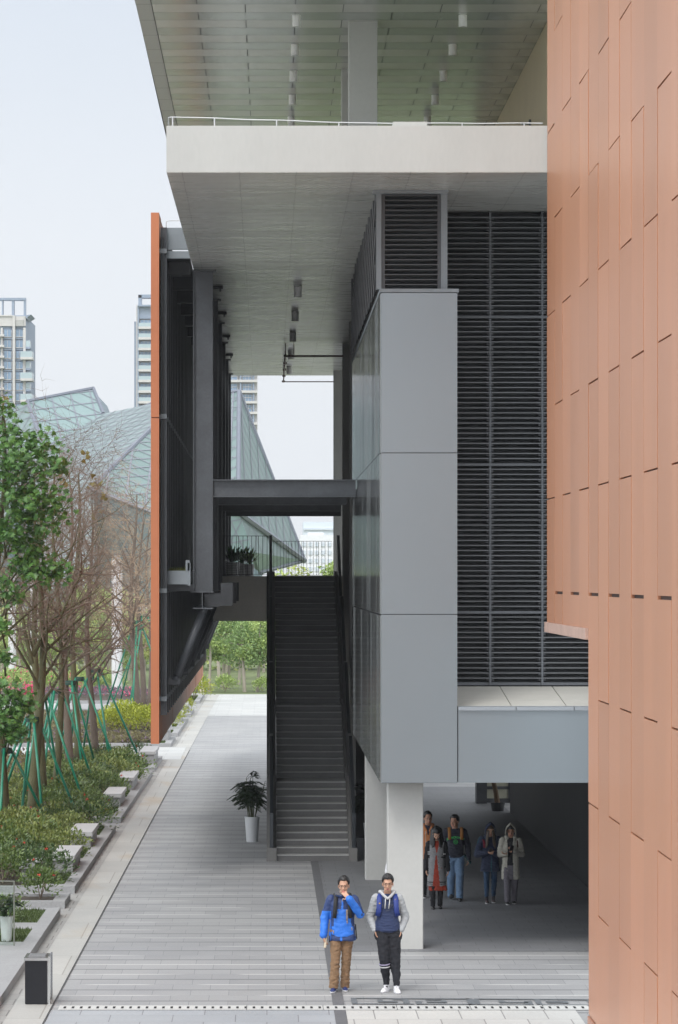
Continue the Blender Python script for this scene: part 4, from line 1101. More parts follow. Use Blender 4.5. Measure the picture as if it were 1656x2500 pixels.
# ================================================================== TREES BEYOND THE STREET
def far_tree_proto(seed, H, W, n, mat, name, label, group, pale=True):
    r = random.Random(seed); t = thing(name, (0,0,0), label, 'tree', group)
    tr = MB(); lf = MB(); nt_ = r.choice((1,2,2)); blobs = []
    for k in range(nt_):
        a = r.uniform(-.22,.22); top = Vector((a*H*.6+(k-.5)*.3, r.uniform(-.3,.3), H*.72)); b0 = Vector(((k-.5)*.35*nt_/2,0,0))
        tr.tube([b0, b0.lerp(top,.45)+Vector((r.uniform(-.12,.12),0,0)), top], [.13,.09,.03], 7, cap=False)
        for j in range(6):
            f = r.uniform(.38,1); p = b0.lerp(top,f); a2 = r.uniform(0,6.28); q = p+Vector((math.cos(a2)*W*.4, math.sin(a2)*W*.4, H*.12*r.random()))
            tr.tube([p,q], [.035,.012], 4, cap=False); blobs.append((q, r.uniform(.45,.95)))
        blobs += [(top, .8), (top+Vector((r.uniform(-.5,.5),0,H*.14)), .7)]
    for k in range(7): blobs.append((Vector((r.uniform(-W,W)*.5, r.uniform(-.8,.8), H*r.uniform(.32,.95))), r.uniform(.4,.8)))
    for i in range(n):
        c, s = r.choice(blobs); v = rvec(r)*s*r.random()**.4*W*.42; v.z *= .6
        leaf(lf, c+v, (rvec(r)+Vector((0,0,-.3))).normalized(), (Vector((0,-.3,1))+rvec(r)*.8).normalized(), r.uniform(.16,.34), .15)
    tr.build('trunk', plain('pale_bark', (.36,.32,.26), .85, var=.15, vs=1) if pale else bark2_m, t); lf.build('crown', mat, t)
    return t
FT = [far_tree_proto(31,7.6,2.6,1500,bgl_a,'background_tree','mid-green airy tree with pale trunks beyond the end of the street','mid-green trees beyond the street'),
      far_tree_proto(32,7.0,2.4,1300,bgl_b,'background_tree','yellow-green airy tree beyond the end of the street','yellow-green trees beyond the street'),
      far_tree_proto(37,6.0,2.8,1500,bgl_c,'background_tree','dark green bushy tree beyond the end of the street','dark trees beyond the street')]
rt = random.Random(12); used = [0,0,0]
spots = []
for k in range(11): spots.append((470+k*22+rt.uniform(-8,8), rt.choice((183,188,196)), 0 if k % 3 else 2))
for k in range(7): spots.append((455+k*36+rt.uniform(-10,10), rt.uniform(205,222), (1,0,1)[k%3]))
for k in range(15): spots.append((-30+k*29+rt.uniform(-10,10), rt.uniform(192,215), (0,1,0,2)[k%4]))
spots += [(700,196,1),(745,198,1),(790,202,0)]
for px, Y, k in spots:
    s = rt.uniform(.72,1.0)*(1.0 if px > 440 else .82); x = (px-CX)*Y/F
    if px > 690: s = {700:.98,745:1.12,790:1.05}[px]
    if used[k] == 0: FT[k].location = (x,Y,-.05); FT[k].scale = (s,s,s); used[k] = 1
    else: dup(FT[k], (x,Y,-.05), rt.uniform(0,6.28), s)
bu = None
for k in range(18):
    px = (460+k*15) if k in (0,1,6,12) else 300-k*26 if k < 13 else (-40+(k-13)*80); Y = rt.uniform(180,186); x = (px-CX)*Y/F
    if bu is None:
        bu = shrub_proto(201,1.0,.8,1.1,420,bgl_a,'knee-high green bush at the foot of the trees beyond the street','background_bush','shrub','bushes at the foot of the far trees',0,.24); bu.location = (x,Y,0)
    else: dup(bu, (x,Y,0), k*.9, rt.uniform(.6,1.0))
# tall wooded bank behind, one mass
mb = MB(); r = random.Random(8)
for i in range(9000):
    x = r.uniform(-24,8); zz = r.random()**.8*5.2*(1+.25*math.sin(x*.9)+.15*math.sin(x*2.3)); Y = 228+r.uniform(-3,3)-zz*.2
    mb.cur = r.choice((0,1,1,2)); leaf(mb, Vector((x,Y,zz)), rvec(r), (Vector((0,-.5,.8))+rvec(r)*.6).normalized(), r.uniform(.3,.6), .26)
tag(mb.build('distant_thicket', [bgl_a,bgl_b,bgl_c]), kind='stuff')
# red-flowered shrubs in the far beds and a round planter
pf = None
for k,(px,Y,s) in enumerate(((65,172,.95),(95,174,.8),(45,176,.85),(185,176,.7),(20,170,.75))):
    x = (px-CX)*Y/F
    if pf is None:
        mb = shrub_mesh(301,.8,.7,1.5,260,bgl_a,0,.16); r = random.Random(2); mb.cur = 1
        for i in range(45): leaf(mb, Vector((r.uniform(-.8,.8),r.uniform(-.7,.7),r.uniform(.5,1.7))), rvec(r), rvec(r), .16, .12)
        pf = thing('flowering_bush', (x,Y,0), 'pink-flowered bush far behind the tree trunks', 'shrub', 'pink-flowered bushes behind the tree trunks')
        o = pf; bb = bpy.data.objects.new
        pf.location = (0,0,0); mb.build('foliage', [bgl_a,pink_m], pf)
        m2 = MB(); m2.tube([(0,0,0),(.1,0,.9)], [.04,.02], 6); m2.build('stem', twig_m, pf); pf.location = (x,Y,0)
    else: dup(pf, (x,Y,0), k, s)
t = thing('round_pot', (at(72,1412,158).x,158,0), 'round dark-red flower pot on the pale paving behind the trunks', 'plant pot')
mb = MB(); mb.lathe([(.28,0),(.48,.25),(.50,.5),(.42,.62),(.38,.62),(.36,.5)], (t.location.x,158,0), 20); mb.build('pot', plain('maroon_pot', (.13,.05,.06), .5), t)
mb = MB(); r = random.Random(6)
for i in range(300): leaf(mb, Vector((t.location.x,158,.75))+rvec(r)*r.uniform(.1,.55), rvec(r), rvec(r), .16, .10)
mb.build('flowers', pink_m, t)
pale_m = paving('pale_open_paving', (.50,.50,.48), (.36,.36,.35), line=False, bw=1.2, row=1.2, mortar=.01)
sheet('cross_path', pale_m, -45, -3.0, 113.6, 122.1, .018)
sheet('open_paving', pale_m, -45, -9.8, 122, 170, .012)
sheet('street_end_paving', pale_m, -3.1, 25, 150, 178, .006)
# scattered stone and stakes at the end of the street
for k,(px,Y) in enumerate(((486,178),(492,181))):
    t = thing('white_stake', (at(px,1412,Y).x,Y,0), ('pale timber stake leaning at the street end, nearer one','pale timber stake leaning at the street end, farther one')[k], 'tree stake')
    mb = MB(); mb.tube([(t.location.x+.15,Y,0),(t.location.x-.25,Y,1.3+.3*k)], .045, 6); mb.build('pole', plain('pale_timber', (.55,.47,.36), .7), t)
# ------------------------------------------------------------------ haze
def haze():
    t = NT('haze_air'); t.t.nodes.remove(t.b)
    v = t.t.nodes.new('ShaderNodeVolumePrincipled'); v.inputs['Color'].default_value = (.94,.96,1,1); v.inputs['Density'].default_value = HAZE
    v.inputs['Anisotropy'].default_value = .2
    t.t.links.new(v.outputs[0], t.t.nodes['Material Output'].inputs['Volume'])
    mb = MB(); mb.box(-1000,1000,-300,1900,-1.1,52); tag(mb.build('haze', t.m), kind='stuff')
HAZE = .00022
# ================================================================== PEOPLE
def remesh(mb, voxel, smooth=2, disp=None, zone=None, factor=.5):
    me = bpy.data.meshes.new('tmp'); me.from_pydata(mb.v, [], mb.f); me.update()
    o = bpy.data.objects.new('tmp', me); COL.objects.link(o)
    m = o.modifiers.new('r', 'REMESH'); m.mode = 'VOXEL'; m.voxel_size = voxel; m.use_smooth_shade = True
    if smooth:
        s = o.modifiers.new('s', 'SMOOTH'); s.iterations = smooth; s.factor = factor
    dg = bpy.context.evaluated_depsgraph_get(); dg.update()
    out = bpy.data.meshes.new_from_object(o.evaluated_get(dg))
    bpy.data.objects.remove(o); bpy.data.meshes.remove(me)
    if disp:
        ns = [v.normal.copy() for v in out.vertices]
        for v, n in zip(out.vertices, ns): v.co += n*disp(v.co)
    for k in range(4): out.materials.append(None)
    if zone: out.polygons.foreach_set('material_index', [zone(p.center) for p in out.polygons])
    out.polygons.foreach_set('use_smooth', [True]*len(out.polygons)); out.update()
    return out
def attach(name, me, mats, parent):
    me.name = name; n = len(me.polygons); mi = [0]*n; me.polygons.foreach_get('material_index', mi); me.materials.clear()
    for m in (mats if isinstance(mats, (list,tuple)) else [mats]): me.materials.append(m)
    me.polygons.foreach_set('material_index', mi)
    o = bpy.data.objects.new(name, me); COL.objects.link(o); o.parent = parent; return o
def local(mb, name, mats, parent, smooth=True):
    me = bpy.data.meshes.new(name); me.from_pydata(mb.v, [], mb.f)
    for m in (mats if isinstance(mats, (list,tuple)) else [mats]): me.materials.append(m)
    if any(mb.mi): me.polygons.foreach_set('material_index', mb.mi)
    me.polygons.foreach_set('use_smooth', [smooth]*len(me.polygons)); me.update()
    o = bpy.data.objects.new(name, me); COL.objects.link(o); o.parent = parent; return o
def caps(mb, p0, p1, r0, r1, n=12):
    p0, p1 = Vector(p0), Vector(p1); d = (p1-p0); L = d.length; d = d/L if L > 1e-6 else Vector((0,0,1))
    pts, rad = [], []
    for a in (-90,-60,-30,0): pts.append(p0+d*(r0*math.sin(R(a)))); rad.append(max(r0*math.cos(R(a)), r0*.06))
    for a in (0,30,60,90): pts.append(p1+d*(r1*math.sin(R(a)))); rad.append(max(r1*math.cos(R(a)), r1*.06))
    mb.tube(pts, rad, n)
def chain(mb, pts, rad, n=12):
    for i in range(len(pts)-1): caps(mb, pts[i], pts[i+1], rad[i], rad[i+1], n)
def rings(mb, rr, n=28, sq=2.4):
    vs, fs = [], []
    for (cx,cy,cz,rx,ry) in rr:
        for k in range(n):
            t = 2*math.pi*k/n; c, s = math.cos(t), math.sin(t)
            vs.append((cx+rx*math.copysign(abs(c)**(2/sq),c), cy+ry*math.copysign(abs(s)**(2/sq),s), cz))
    for i in range(len(rr)-1):
        for k in range(n):
            a, b = i*n+k, i*n+(k+1)%n; fs.append((a,b,b+n,a+n))
    fs += [tuple(range(n-1,-1,-1)), tuple(range((len(rr)-1)*n, len(rr)*n))]
    mb.add(vs, fs)
def folds(a, f=(16,16,26), seed=0):
    def d(p):
        q = Vector((p.x*f[0]+seed, p.y*f[1], p.z*f[2]))
        v = mnoise.noise(q)
        return a*(abs(v)*1.6-.5+.4*mnoise.noise(q*2.1))
    return d
cloth = lambda nm, c, r=.85, v=.06: plain(nm, c, r, var=v, vs=6, fine=.08)
skin_m = plain('skin', (.50,.285,.19), .5, var=.05, vs=12, fine=.04); skin2_m = plain('skin_tan', (.38,.20,.13), .5, var=.05, vs=12, fine=.04)
lip_m = plain('lips', (.42,.15,.12), .5, var=.04); hair_m = plain('black_hair', (.010,.009,.009), .42, var=.3, vs=30, fine=.3)
hairb_m = plain('brown_hair', (.075,.05,.032), .5, var=.3, vs=20, fine=.3)
sock_m = plain('sock_dark', (.02,.02,.024), .9)
eye_m = plain('eye_dark', (.012,.009,.008), .25); frame_m = plain('spectacle_frame', (.03,.028,.03), .35)

def hand(mb, w, d, n, side, curl=.5, s=1.0, spread=.1):
    """w wrist, d finger direction, n palm normal, side +1/-1 which side the thumb leaves"""
    w, d, n = Vector(w), Vector(d).normalized(), Vector(n); n = (n-d*n.dot(d)).normalized(); lat = d.cross(n)*side
    kn = []
    for i in range(4):
        off = (.030,.010,-.010,-.028)[i]*s; b = w+d*((.092,.096,.092,.083)[i]*s)+lat*off; kn.append(b)
        caps(mb, w+d*.012*s+lat*off*.55, b, .0135*s, .0115*s, 8)
    for i in range(3): caps(mb, kn[i]-d*.02*s, kn[i+1]-d*.02*s, .011*s, .011*s, 8)
    for i, b in enumerate(kn):
        L = (.070,.078,.073,.057)[i]*s; c = curl*(1+.12*i); dd = (d+lat*(.10-.07*i)*spread*5).normalized()
        a = (dd*math.cos(c*.7)+n*math.sin(c*.7)).normalized(); m = b+a*L*.48
        a2 = (dd*math.cos(c*1.5)+n*math.sin(c*1.5)).normalized(); m2 = m+a2*L*.30
        a3 = (dd*math.cos(c*2.1)+n*math.sin(c*2.1)).normalized()
        chain(mb, [b, m, m2, m2+a3*L*.26], [.0095*s,.0088*s,.0082*s,.0068*s], 8)
    t0 = w+d*.022*s+lat*.026*s; t1 = t0+(d*.55+lat*.75+n*.35).normalized()*.042*s; t2 = t1+(d*.85+lat*.25+n*.55).normalized()*.034*s
    chain(mb, [t0,t1,t2], [.0125*s,.0105*s,.008*s], 8)
def hrot(yaw, pitch, roll=0): return Matrix.Rotation(yaw,3,'Z') @ Matrix.Rotation(pitch,3,'X') @ Matrix.Rotation(roll,3,'Y')
def head(mb, C, M, s=1.0):
    T = lambda p: Vector(C)+M@(Vector(p)*s)
    def el(c, r, n=16, m=12): mb.ell(T(c), tuple(v*s for v in r), n, m, M)
    el((0,.018,.028),(.074,.094,.092),22,16); el((0,-.024,-.03),(.062,.066,.088),20,14); el((0,-.052,-.098),(.032,.030,.022))
    for x in (-1,1):
        el((x*.040,-.050,-.035),(.026,.030,.032)); el((x*.079,.012,-.022),(.010,.020,.034)); el((x*.036,-.045,-.085),(.022,.03,.022))
        el((x*.011,-.094,-.043),(.009,.010,.007))
    caps(mb, T((0,-.083,.000)), T((0,-.101,-.040)), .009*s, .013*s, 10)
    el((0,-.072,.022),(.050,.018,.014)); el((0,-.083,-.068),(.024,.011,.006)); el((0,-.081,-.080),(.021,.011,.007))
def hair_cap(C, M, s, line, parent, mat, thick=.012, rough=.006, seed=0, n=56, m=16):
    mb = MB(); vs = []; c0 = Vector((0,.018,.028)); rr = Vector((.074,.094,.092))
    for sh in (1,0):
        for j in range(m+1):
            for k in range(n):
                az = 2*math.pi*k/n; lo = R(line(math.degrees(az if az < math.pi else az-2*math.pi)))
                lo += R(4)*mnoise.noise((k*.9,seed,0)); el_ = lo+(math.pi/2-lo)*j/m
                dr = Vector((math.sin(az)*math.cos(el_), -math.cos(az)*math.cos(el_), math.sin(el_)))
                th = (thick*(.55+.45*min(1,j/3))+rough*mnoise.noise(Vector((dr.x*9,dr.y*9+seed,dr.z*7)))+rough*.6*mnoise.noise((az*9,el_*3,seed))) if sh else -.004
                vs.append(Vector(C)+M@((c0+Vector((dr.x*(rr.x+th),dr.y*(rr.y+th),dr.z*(rr.z+th*1.3))))*s))
    fs = []; o = (m+1)*n
    for j in range(m):
        for k in range(n):
            a, b = j*n+k, j*n+(k+1)%n; fs += [(a,b,b+n,a+n),(o+a,o+a+n,o+b+n,o+b)]
    for k in range(n): a, b = k, (k+1)%n; fs.append((a,o+a,o+b,b))
    mb.add(vs, fs); return local(mb, 'hair', mat, parent)
short_line = lambda f: (lambda a: f if abs(a) < 48 else (f-(abs(a)-48)/22*(f+12) if abs(a) < 70 else (-12 if abs(a) < 82 else (8 if abs(a) < 104 else (-22 if abs(a) < 125 else -40)))))
def face_bits(C, M, s, parent, glasses=True, brow=True):
    T = lambda p: Vector(C)+M@(Vector(p)*s)
    mb = MB()
    for x in (-1,1): mb.ell(T((x*.031,-.079,-.002)), (.0125*s,.008*s,.0048*s), 10, 6, M)
    local(mb, 'eyes', eye_m, parent)
    if brow:
        mb = MB()
        for x in (-1,1): caps(mb, T((x*.016,-.088,.020)), T((x*.046,-.074,.022)), .0036*s, .0028*s, 6)
        local(mb, 'eyebrows', hair_m, parent)
    if glasses:
        mb = MB()
        for x in (-1,1):
            q = [T((x*.031+.024*math.cos(t)*1.0, -.096+.006*abs(math.cos(t)), -.004+.017*math.copysign(abs(math.sin(t))**.6, math.sin(t)))) for t in [2*math.pi*k/16 for k in range(17)]]
            mb.tube(q, .0019*s, 5, cap=False); mb.tube([T((x*.055,-.090,.002)),T((x*.079,-.02,.0)),T((x*.082,.02,-.01))], .0019*s, 5)
        mb.tube([T((-.008,-.097,.0)),T((.008,-.097,.0))], .0019*s, 5); local(mb, 'glasses', frame_m, parent)
def shoe(parent, ank, toe, up_mat, sole_mat, s=1.0, lift=0.0, name='shoe', boot=0.0):
    """ank: ankle joint; toe: xy direction"""
    a = Vector(ank); d = Vector((toe[0],toe[1],0)).normalized(); z0 = lift; mb = MB()
    heel = Vector((a.x,a.y,z0))-d*.055*s; tip = Vector((a.x,a.y,z0))+d*.175*s
    for q, r, h in ((heel,.036,.062),(heel+d*.07*s,.038,.075),(heel+d*.14*s,.042,.055),(heel+d*.19*s,.041,.040),(tip,.033,.030)):
        mb.ell(q+Vector((0,0,h*.55*s)), (r*s,r*s*1.15,h*.62*s), 14, 10)
    caps(mb, heel+Vector((0,0,.045*s))+d*.02, heel+d*.19*s+Vector((0,0,.032*s)), .036*s, .033*s); caps(mb, heel+d*.04*s+Vector((0,0,.05*s)), Vector((a.x,a.y,z0+.10*s+boot)), .038*s, .040*s)
    mb2 = MB(); n = 18; pr = []
    for k in range(n):
        t = 2*math.pi*k/n; u = (math.cos(t)*.5+.5); ln = heel-d*.030*s+d*(.285*s*u); side = Vector((-d.y,d.x,0))*(math.sin(t)*(.042+.008*u)*s)
        pr.append(ln+side+Vector((0,0,.0)))
    mb.prism([q+Vector((0,0,-q.z+z0)) for q in pr], (0,0,.026*s))
    me = remesh(mb, .0065, 1, None, lambda p: 1 if p.z < z0+.027*s else 0)
    return attach(name, me, [up_mat, sole_mat], parent)
def body(parent, J, C, M, skin, hands=(), hs=1.0, voxel=.007):
    mb = MB(); head(mb, C, M, hs)
    nb = Vector(J['neck']); chain(mb, [nb+Vector((0,.01,-.03)), Vector(C)+M@Vector((0,.025,-.07))], [.058,.054])
    pv = Vector(J['pelvis'])
    rings(mb, [(pv.x,pv.y,pv.z-.08,.11,.08),(pv.x,pv.y,pv.z+.02,.13,.09),(pv.x*.5+nb.x*.5,pv.y,pv.z+.2,.115,.08),(nb.x,nb.y,nb.z-.15,.14,.09),(nb.x,nb.y,nb.z-.05,.12,.07),(nb.x,nb.y,nb.z,.06,.05)], 18, 2)
    for s in 'LR':
        chain(mb, [J['sh'+s],J['el'+s],J['wr'+s]], [.046,.036,.025]); chain(mb, [J['hip'+s],J['kn'+s],J['an'+s]], [.062,.042,.032])
        a = Vector(J['an'+s]); caps(mb, a, a+Vector((0,-.05,-.06)), .028, .018)
    for h in hands: hand(mb, **h)
    lo, hi = Vector((-.022,-.2,-.086)), Vector((.022,-.070,-.061)); Mi = M.inverted()
    def zone(p):
        q = Mi@(p-Vector(C))/hs
        return 1 if abs(q.x) < .021 and q.y < -.075 and -.087 < q.z < -.063 else (2 if p.z < .30 else 0)
    return attach('body', remesh(mb, voxel, 1, None, zone), [skin, lip_m, sock_m], parent)
def on_front(x, z, rr):
    """y of the front of a ring-lofted torso"""
    for a, b in zip(rr[:-1], rr[1:]):
        if a[2] <= z <= b[2]:
            f = (z-a[2])/(b[2]-a[2]); c = [a[i]+(b[i]-a[i])*f for i in range(5)]; u = min(.98, abs((x-c[0])/c[3]))
            return c[1]-c[4]*(1-u**2.4)**(1/2.4)
    return 0
def lettering(txt, size, cx, cz, rr, parent, mat, name, arc=0.0, off=.014, bold=0.0):
    cu = bpy.data.curves.new('t', 'FONT'); cu.body = txt; cu.size = size; cu.align_x = 'CENTER'; cu.extrude = .0015; cu.offset = bold; cu.resolution_u = 3
    o = bpy.data.objects.new('t', cu); COL.objects.link(o); dg = bpy.context.evaluated_depsgraph_get(); dg.update()
    me = bpy.data.meshes.new_from_object(o.evaluated_get(dg)); bpy.data.objects.remove(o)
    for v in me.vertices:
        x, z, e = v.co.x, v.co.y, v.co.z
        if arc: a = x/arc; x, z = (arc+z)*math.sin(a), (arc+z)*math.cos(a)-arc
        v.co = (cx+x, on_front(cx+x, cz+z, rr)-off-e, cz+z)
    return attach(name, me, mat, parent)
def strap(name, pts, wdt, mat, parent):
    mb = MB(); mb.tube(pts, wdt, 8, flat=(1.0,.28)); return local(mb, name, mat, parent)
def person(px, Y, label, group=None, rot=0.0):
    t = thing('person', ((px-CX)*Y/F, Y, 0.0), label, 'person', group); t.rotation_euler = (0,0,rot); return t
def prop(name, root, label, cat, mk):
    t = thing(name, root.location.copy(), label, cat); mk(t); return t
LC = (.003,)

# ---------------------------------------------------------------- student in the blue jacket
P1 = person(828, 50.0, 'young man in a two-tone blue rain jacket and tan trousers, hand raised to his mouth')
C = Vector((.070,-.055,1.625)); M = hrot(R(-4), R(8))
J = dict(neck=(.058,.0,1.475), pelvis=(.045,.0,.94), shL=(-.120,.01,1.40), elL=(-.215,.03,1.13), wrL=(-.238,-.06,.865),
         shR=(.225,.01,1.40), elR=(.318,-.10,1.185), wrR=(.150,-.225,1.43), hipL=(-.045,0,.92), knL=(-.055,-.07,.50), anL=(-.085,-.09,.10), hipR=(.135,0,.92), knR=(.110,.01,.50), anR=(.090,.06,.10))
body(P1, J, C, M, skin_m, [dict(w=J['wrL'],d=(.12,-.10,-1),n=(1,.1,0),side=-1,curl=.55), dict(w=J['wrR'],d=(-.52,.30,.62),n=(-.25,1,.1),side=1,curl=.22,spread=.22)])
hair_cap(C, M, 1.0, short_line(34), P1, hair_m, .020, .010, 3)
face_bits(C, M, 1.0, P1)
rr1 = [(.050,.0,.775,.205,.135),(.050,0,.80,.212,.14),(.050,0,.95,.195,.13),(.052,0,1.10,.185,.125),(.053,0,1.25,.192,.125),(.053,.005,1.36,.192,.115),(.055,.01,1.43,.150,.09),(.057,.01,1.475,.095,.075)]
mb = MB(); rings(mb, rr1)
for s, rads in (('L',[.080,.070,.058]),('R',[.080,.070,.060])):
    w = Vector(J['wr'+s]); e = Vector(J['el'+s]); chain(mb, [J['sh'+s], e, w-(w-e).normalized()*.0], rads)
def z1(p):
    x, z = p.x-.052, p.z
    if x < -.175 and z < 1.36: return 1 if z < 1.225 else 0
    if p.y < -.155 and z > 1.12 and x > .02: return 1 if (x < .285 or z > 1.20) else 0
    if x > .19: return 0 if z > 1.2 or p.y > -.06 else 1
    if z > 1.265: return 1 if (abs(x+.005) < .013 and p.y < 0) else 0
    if z < .845+.10*max(0,abs(x)-.07)*4: return 1 if abs(x+.02) < .018 and p.y < 0 else 0
    if abs(x) > .135-.05*max(0,(z-1.0)): return 0 if (abs(x) > .165 or z > 1.0 and abs(x) > .125) else 1
    return 1
jk = attach('jacket', remesh(mb, .0085, 2, folds(.009,(8,8,13),2), z1), [cloth('jacket_navy', (.018,.040,.135), .6), cloth('jacket_blue', (.018,.155,.62), .55)], P1)
mb = MB(); chain(mb, [(-.045,.02,1.475),(-.02,-.075,1.485),(.04,-.105,1.462),(.10,-.085,1.475),(.155,.02,1.475),(.12,.085,1.47),(.055,.10,1.465),(-.02,.085,1.47),(-.045,.02,1.475)], [.034]*9)
attach('hood', remesh(mb, .008, 2, folds(.006), lambda p: 0 if p.z > 1.475 else 1), [cloth('hood_grey', (.085,.088,.105)), cloth('collar_navy', (.020,.045,.145))], P1)
mb = MB()
for x in (-.012,.012): mb.tube([(.118+x*.6, on_front(.118,z,rr1)-.020, z) for z in (1.26,1.20,1.14,1.09)], .006, 6)
mb.tube([(.118,on_front(.118,1.08,rr1)-.022,1.09),(.124,on_front(.118,1.06,rr1)-.024,1.05)], .009, 6)
mb.tube([(-.085,on_front(-.085,.93,rr1)-.014,.94),(-.09,on_front(-.09,.90,rr1)-.014,.89)], .008, 5); mb.tube([(.19,on_front(.19,.97,rr1)-.014,.99),(.195,on_front(.195,.94,rr1)-.014,.94)], .008, 5); mb.tube([(.052,on_front(.05,1.40,rr1)-.026,1.42),(.054,on_front(.05,1.38,rr1)-.03,1.385)], .008, 5)
local(mb, 'zip', cloth('zip_tan', (.30,.235,.16)), jk)
mb = MB(); lx, lz = -.045, 1.215
f = lambda x, z: (x, on_front(x,z,rr1)-.019, z)
mb.add([f(lx-.03,lz),f(lx-.002,lz+.042),f(lx+.004,lz+.03),f(lx-.014,lz)], [(0,1,2,3)]); mb.add([f(lx+.01,lz+.03),f(lx+.018,lz+.02),f(lx+.006,lz),f(lx+.032,lz)], [(0,3,1),(0,2,3)])
mb.add([f(lx-.03,lz-.006),f(lx+.035,lz-.006),f(lx+.035,lz-.014),f(lx-.03,lz-.014)], [(0,1,2,3)]); local(mb, 'chest_emblem', cloth('emblem_grey', (.16,.22,.36)), jk, False)
mb = MB(); rings(mb, [(.045,0,.82,.150,.105),(.045,0,.95,.162,.115),(.045,0,1.02,.155,.11)])
for s in 'LR':
    a = Vector(J['an'+s]); k = Vector(J['kn'+s]); h = Vector(J['hip'+s]); mb.tube([h+Vector((0,0,.03)),h.lerp(k,.4),k,k.lerp(a,.5),a+Vector((0,.005,-.045))], [.104,.092,.074,.070,.074], 18)
attach('trousers', remesh(mb, .0085, 1, folds(.012,(13,13,17),5)), cloth('trousers_tan', (.215,.130,.070)), P1)
for s in 'LR': shoe(P1, J['an'+s], (-.14,-1) if s == 'L' else (.05,-1), cloth('sneaker_navy', (.018,.03,.12)), plain('sole_pale', (.5,.5,.5), .6), 1.0)
PK = thing('backpack', P1.location.copy(), 'black backpack worn over the blue rain jacket', 'backpack')
mb = MB(); mb.ell((.052,.215,1.17), (.155,.10,.235)); local(mb, 'pack', cloth('pack_black', (.012,.012,.014), .7), PK)
for x in (-.055,.160):
    strap('strap', [(x,.17,1.36),(x,.10,1.462),(x,.0,1.492),(x+.004,-.085,1.44),(x-.002,-.142,1.36),(x*1.02-.006,-.155,1.26),(x*1.15-.012,-.153,1.13)], .030, cloth('pack_black', (.012,.012,.014), .7), PK)
strap('webbing', [(.252,.02,1.02),(.262,.0,.9),(.270,.0,.80)], .008, cloth('pack_black', (.012,.012,.014), .7), PK); strap('webbing', [(-.142,-.10,.86),(-.15,-.11,.76)], .008, cloth('pack_black', (.012,.012,.014), .7), PK)
def phone(root, c, size, rot, label, mat):
    t = thing('phone', root.location.copy(), label, 'phone'); mb = MB(); Mx = Matrix.Rotation(rot[2],3,'Z')@Matrix.Rotation(rot[1],3,'Y')@Matrix.Rotation(rot[0],3,'X')
    w_, d_, h_ = [v/2 for v in size]; b_ = .008
    out = [(w_-b_,h_),(w_,h_-b_),(w_,-h_+b_),(w_-b_,-h_),(-w_+b_,-h_),(-w_,-h_+b_),(-w_,h_-b_),(-w_+b_,h_)]
    mb.prism([Vector(c)+Mx@Vector((x,-d_,z)) for x,z in out], Mx@Vector((0,2*d_,0))); local(mb, 'case', mat, t, False)
    mb = MB(); mb.prism([Vector(c)+Mx@Vector((x*.92,d_,z*.94)) for x,z in out], Mx@Vector((0,.0015,0))); local(mb, 'screen', eye_m, t, False); return t
phone(P1, (-.212,-.085,.745), (.012,.075,.15), (R(-12),R(8),R(20)), 'slim cream phone hanging in the lowered hand of the blue-jacketed man', plain('phone_cream', (.55,.46,.33), .35))

# ---------------------------------------------------------------- student in the varsity hoodie
P2 = person(955, 50.0, 'young man in a navy hoodie with grey sleeves and black sweatpants, hands in his pockets')
C = Vector((-.052,-.05,1.655)); M = hrot(R(-2), R(7))
J = dict(neck=(-.055,.01,1.495), pelvis=(-.045,0,.96), shL=(-.228,.01,1.425), elL=(-.318,.075,1.12), wrL=(-.250,-.045,.945),
         shR=(.118,.01,1.425), elR=(.222,.075,1.12), wrR=(.158,-.045,.945), hipL=(-.125,0,.93), knL=(-.105,-.09,.50), anL=(-.072,-.02,.105), hipR=(.040,0,.93), knR=(.062,-.05,.52), anR=(.078,-.14,.105))
body(P2, J, C, M, skin_m, [dict(w=J['wrL'],d=(.25,-.02,-1),n=(1,0,.2),side=-1,curl=.3), dict(w=J['wrR'],d=(-.25,-.02,-1),n=(-1,0,.2),side=1,curl=.3)])
hair_cap(C, M, 1.0, short_line(27), P2, hair_m, .022, .008, 8)
face_bits(C, M, 1.0, P2)
rr2 = [(-.050,-.005,.905,.150,.115),(-.050,-.01,.925,.172,.135),(-.050,-.005,.98,.182,.138),(-.052,0,1.12,.170,.125),(-.054,0,1.26,.172,.12),(-.055,.005,1.37,.172,.11),(-.055,.01,1.445,.135,.09),(-.055,.015,1.495,.085,.07)]
mb = MB(); rings(mb, rr2)
for s in 'LR': chain(mb, [J['sh'+s], J['el'+s], J['wr'+s]], [.072,.066,.047])
def z2(p):
    x = p.x+.054
    lim = .178-.06*max(0,(p.z-1.25))/.2
    return 1 if abs(x) > max(.142, lim) and p.z > .9 and (abs(x) > .186 or p.z > 1.12) else 0
hd = attach('hoodie', remesh(mb, .0085, 1, folds(.009,(8,8,26),7), z2), [cloth('hoodie_navy', (.022,.036,.095)), cloth('sleeve_grey', (.36,.375,.385))], P2)
mb = MB(); chain(mb, [(-.165,.05,1.515),(-.150,-.035,1.512),(-.105,-.098,1.462),(-.055,-.128,1.425)], [.026,.025,.022,.018]); chain(mb, [(.055,.05,1.515),(.040,-.035,1.512),(-.005,-.098,1.462),(-.055,-.128,1.425)], [.026,.025,.022,.018]); chain(mb, [(-.165,.05,1.515),(-.12,.11,1.50),(-.055,.13,1.49),(.01,.11,1.50),(.055,.05,1.515)], [.03]*5)
attach('hood', remesh(mb, .007, 2), cloth('hood_pale', (.45,.455,.46)), P2)
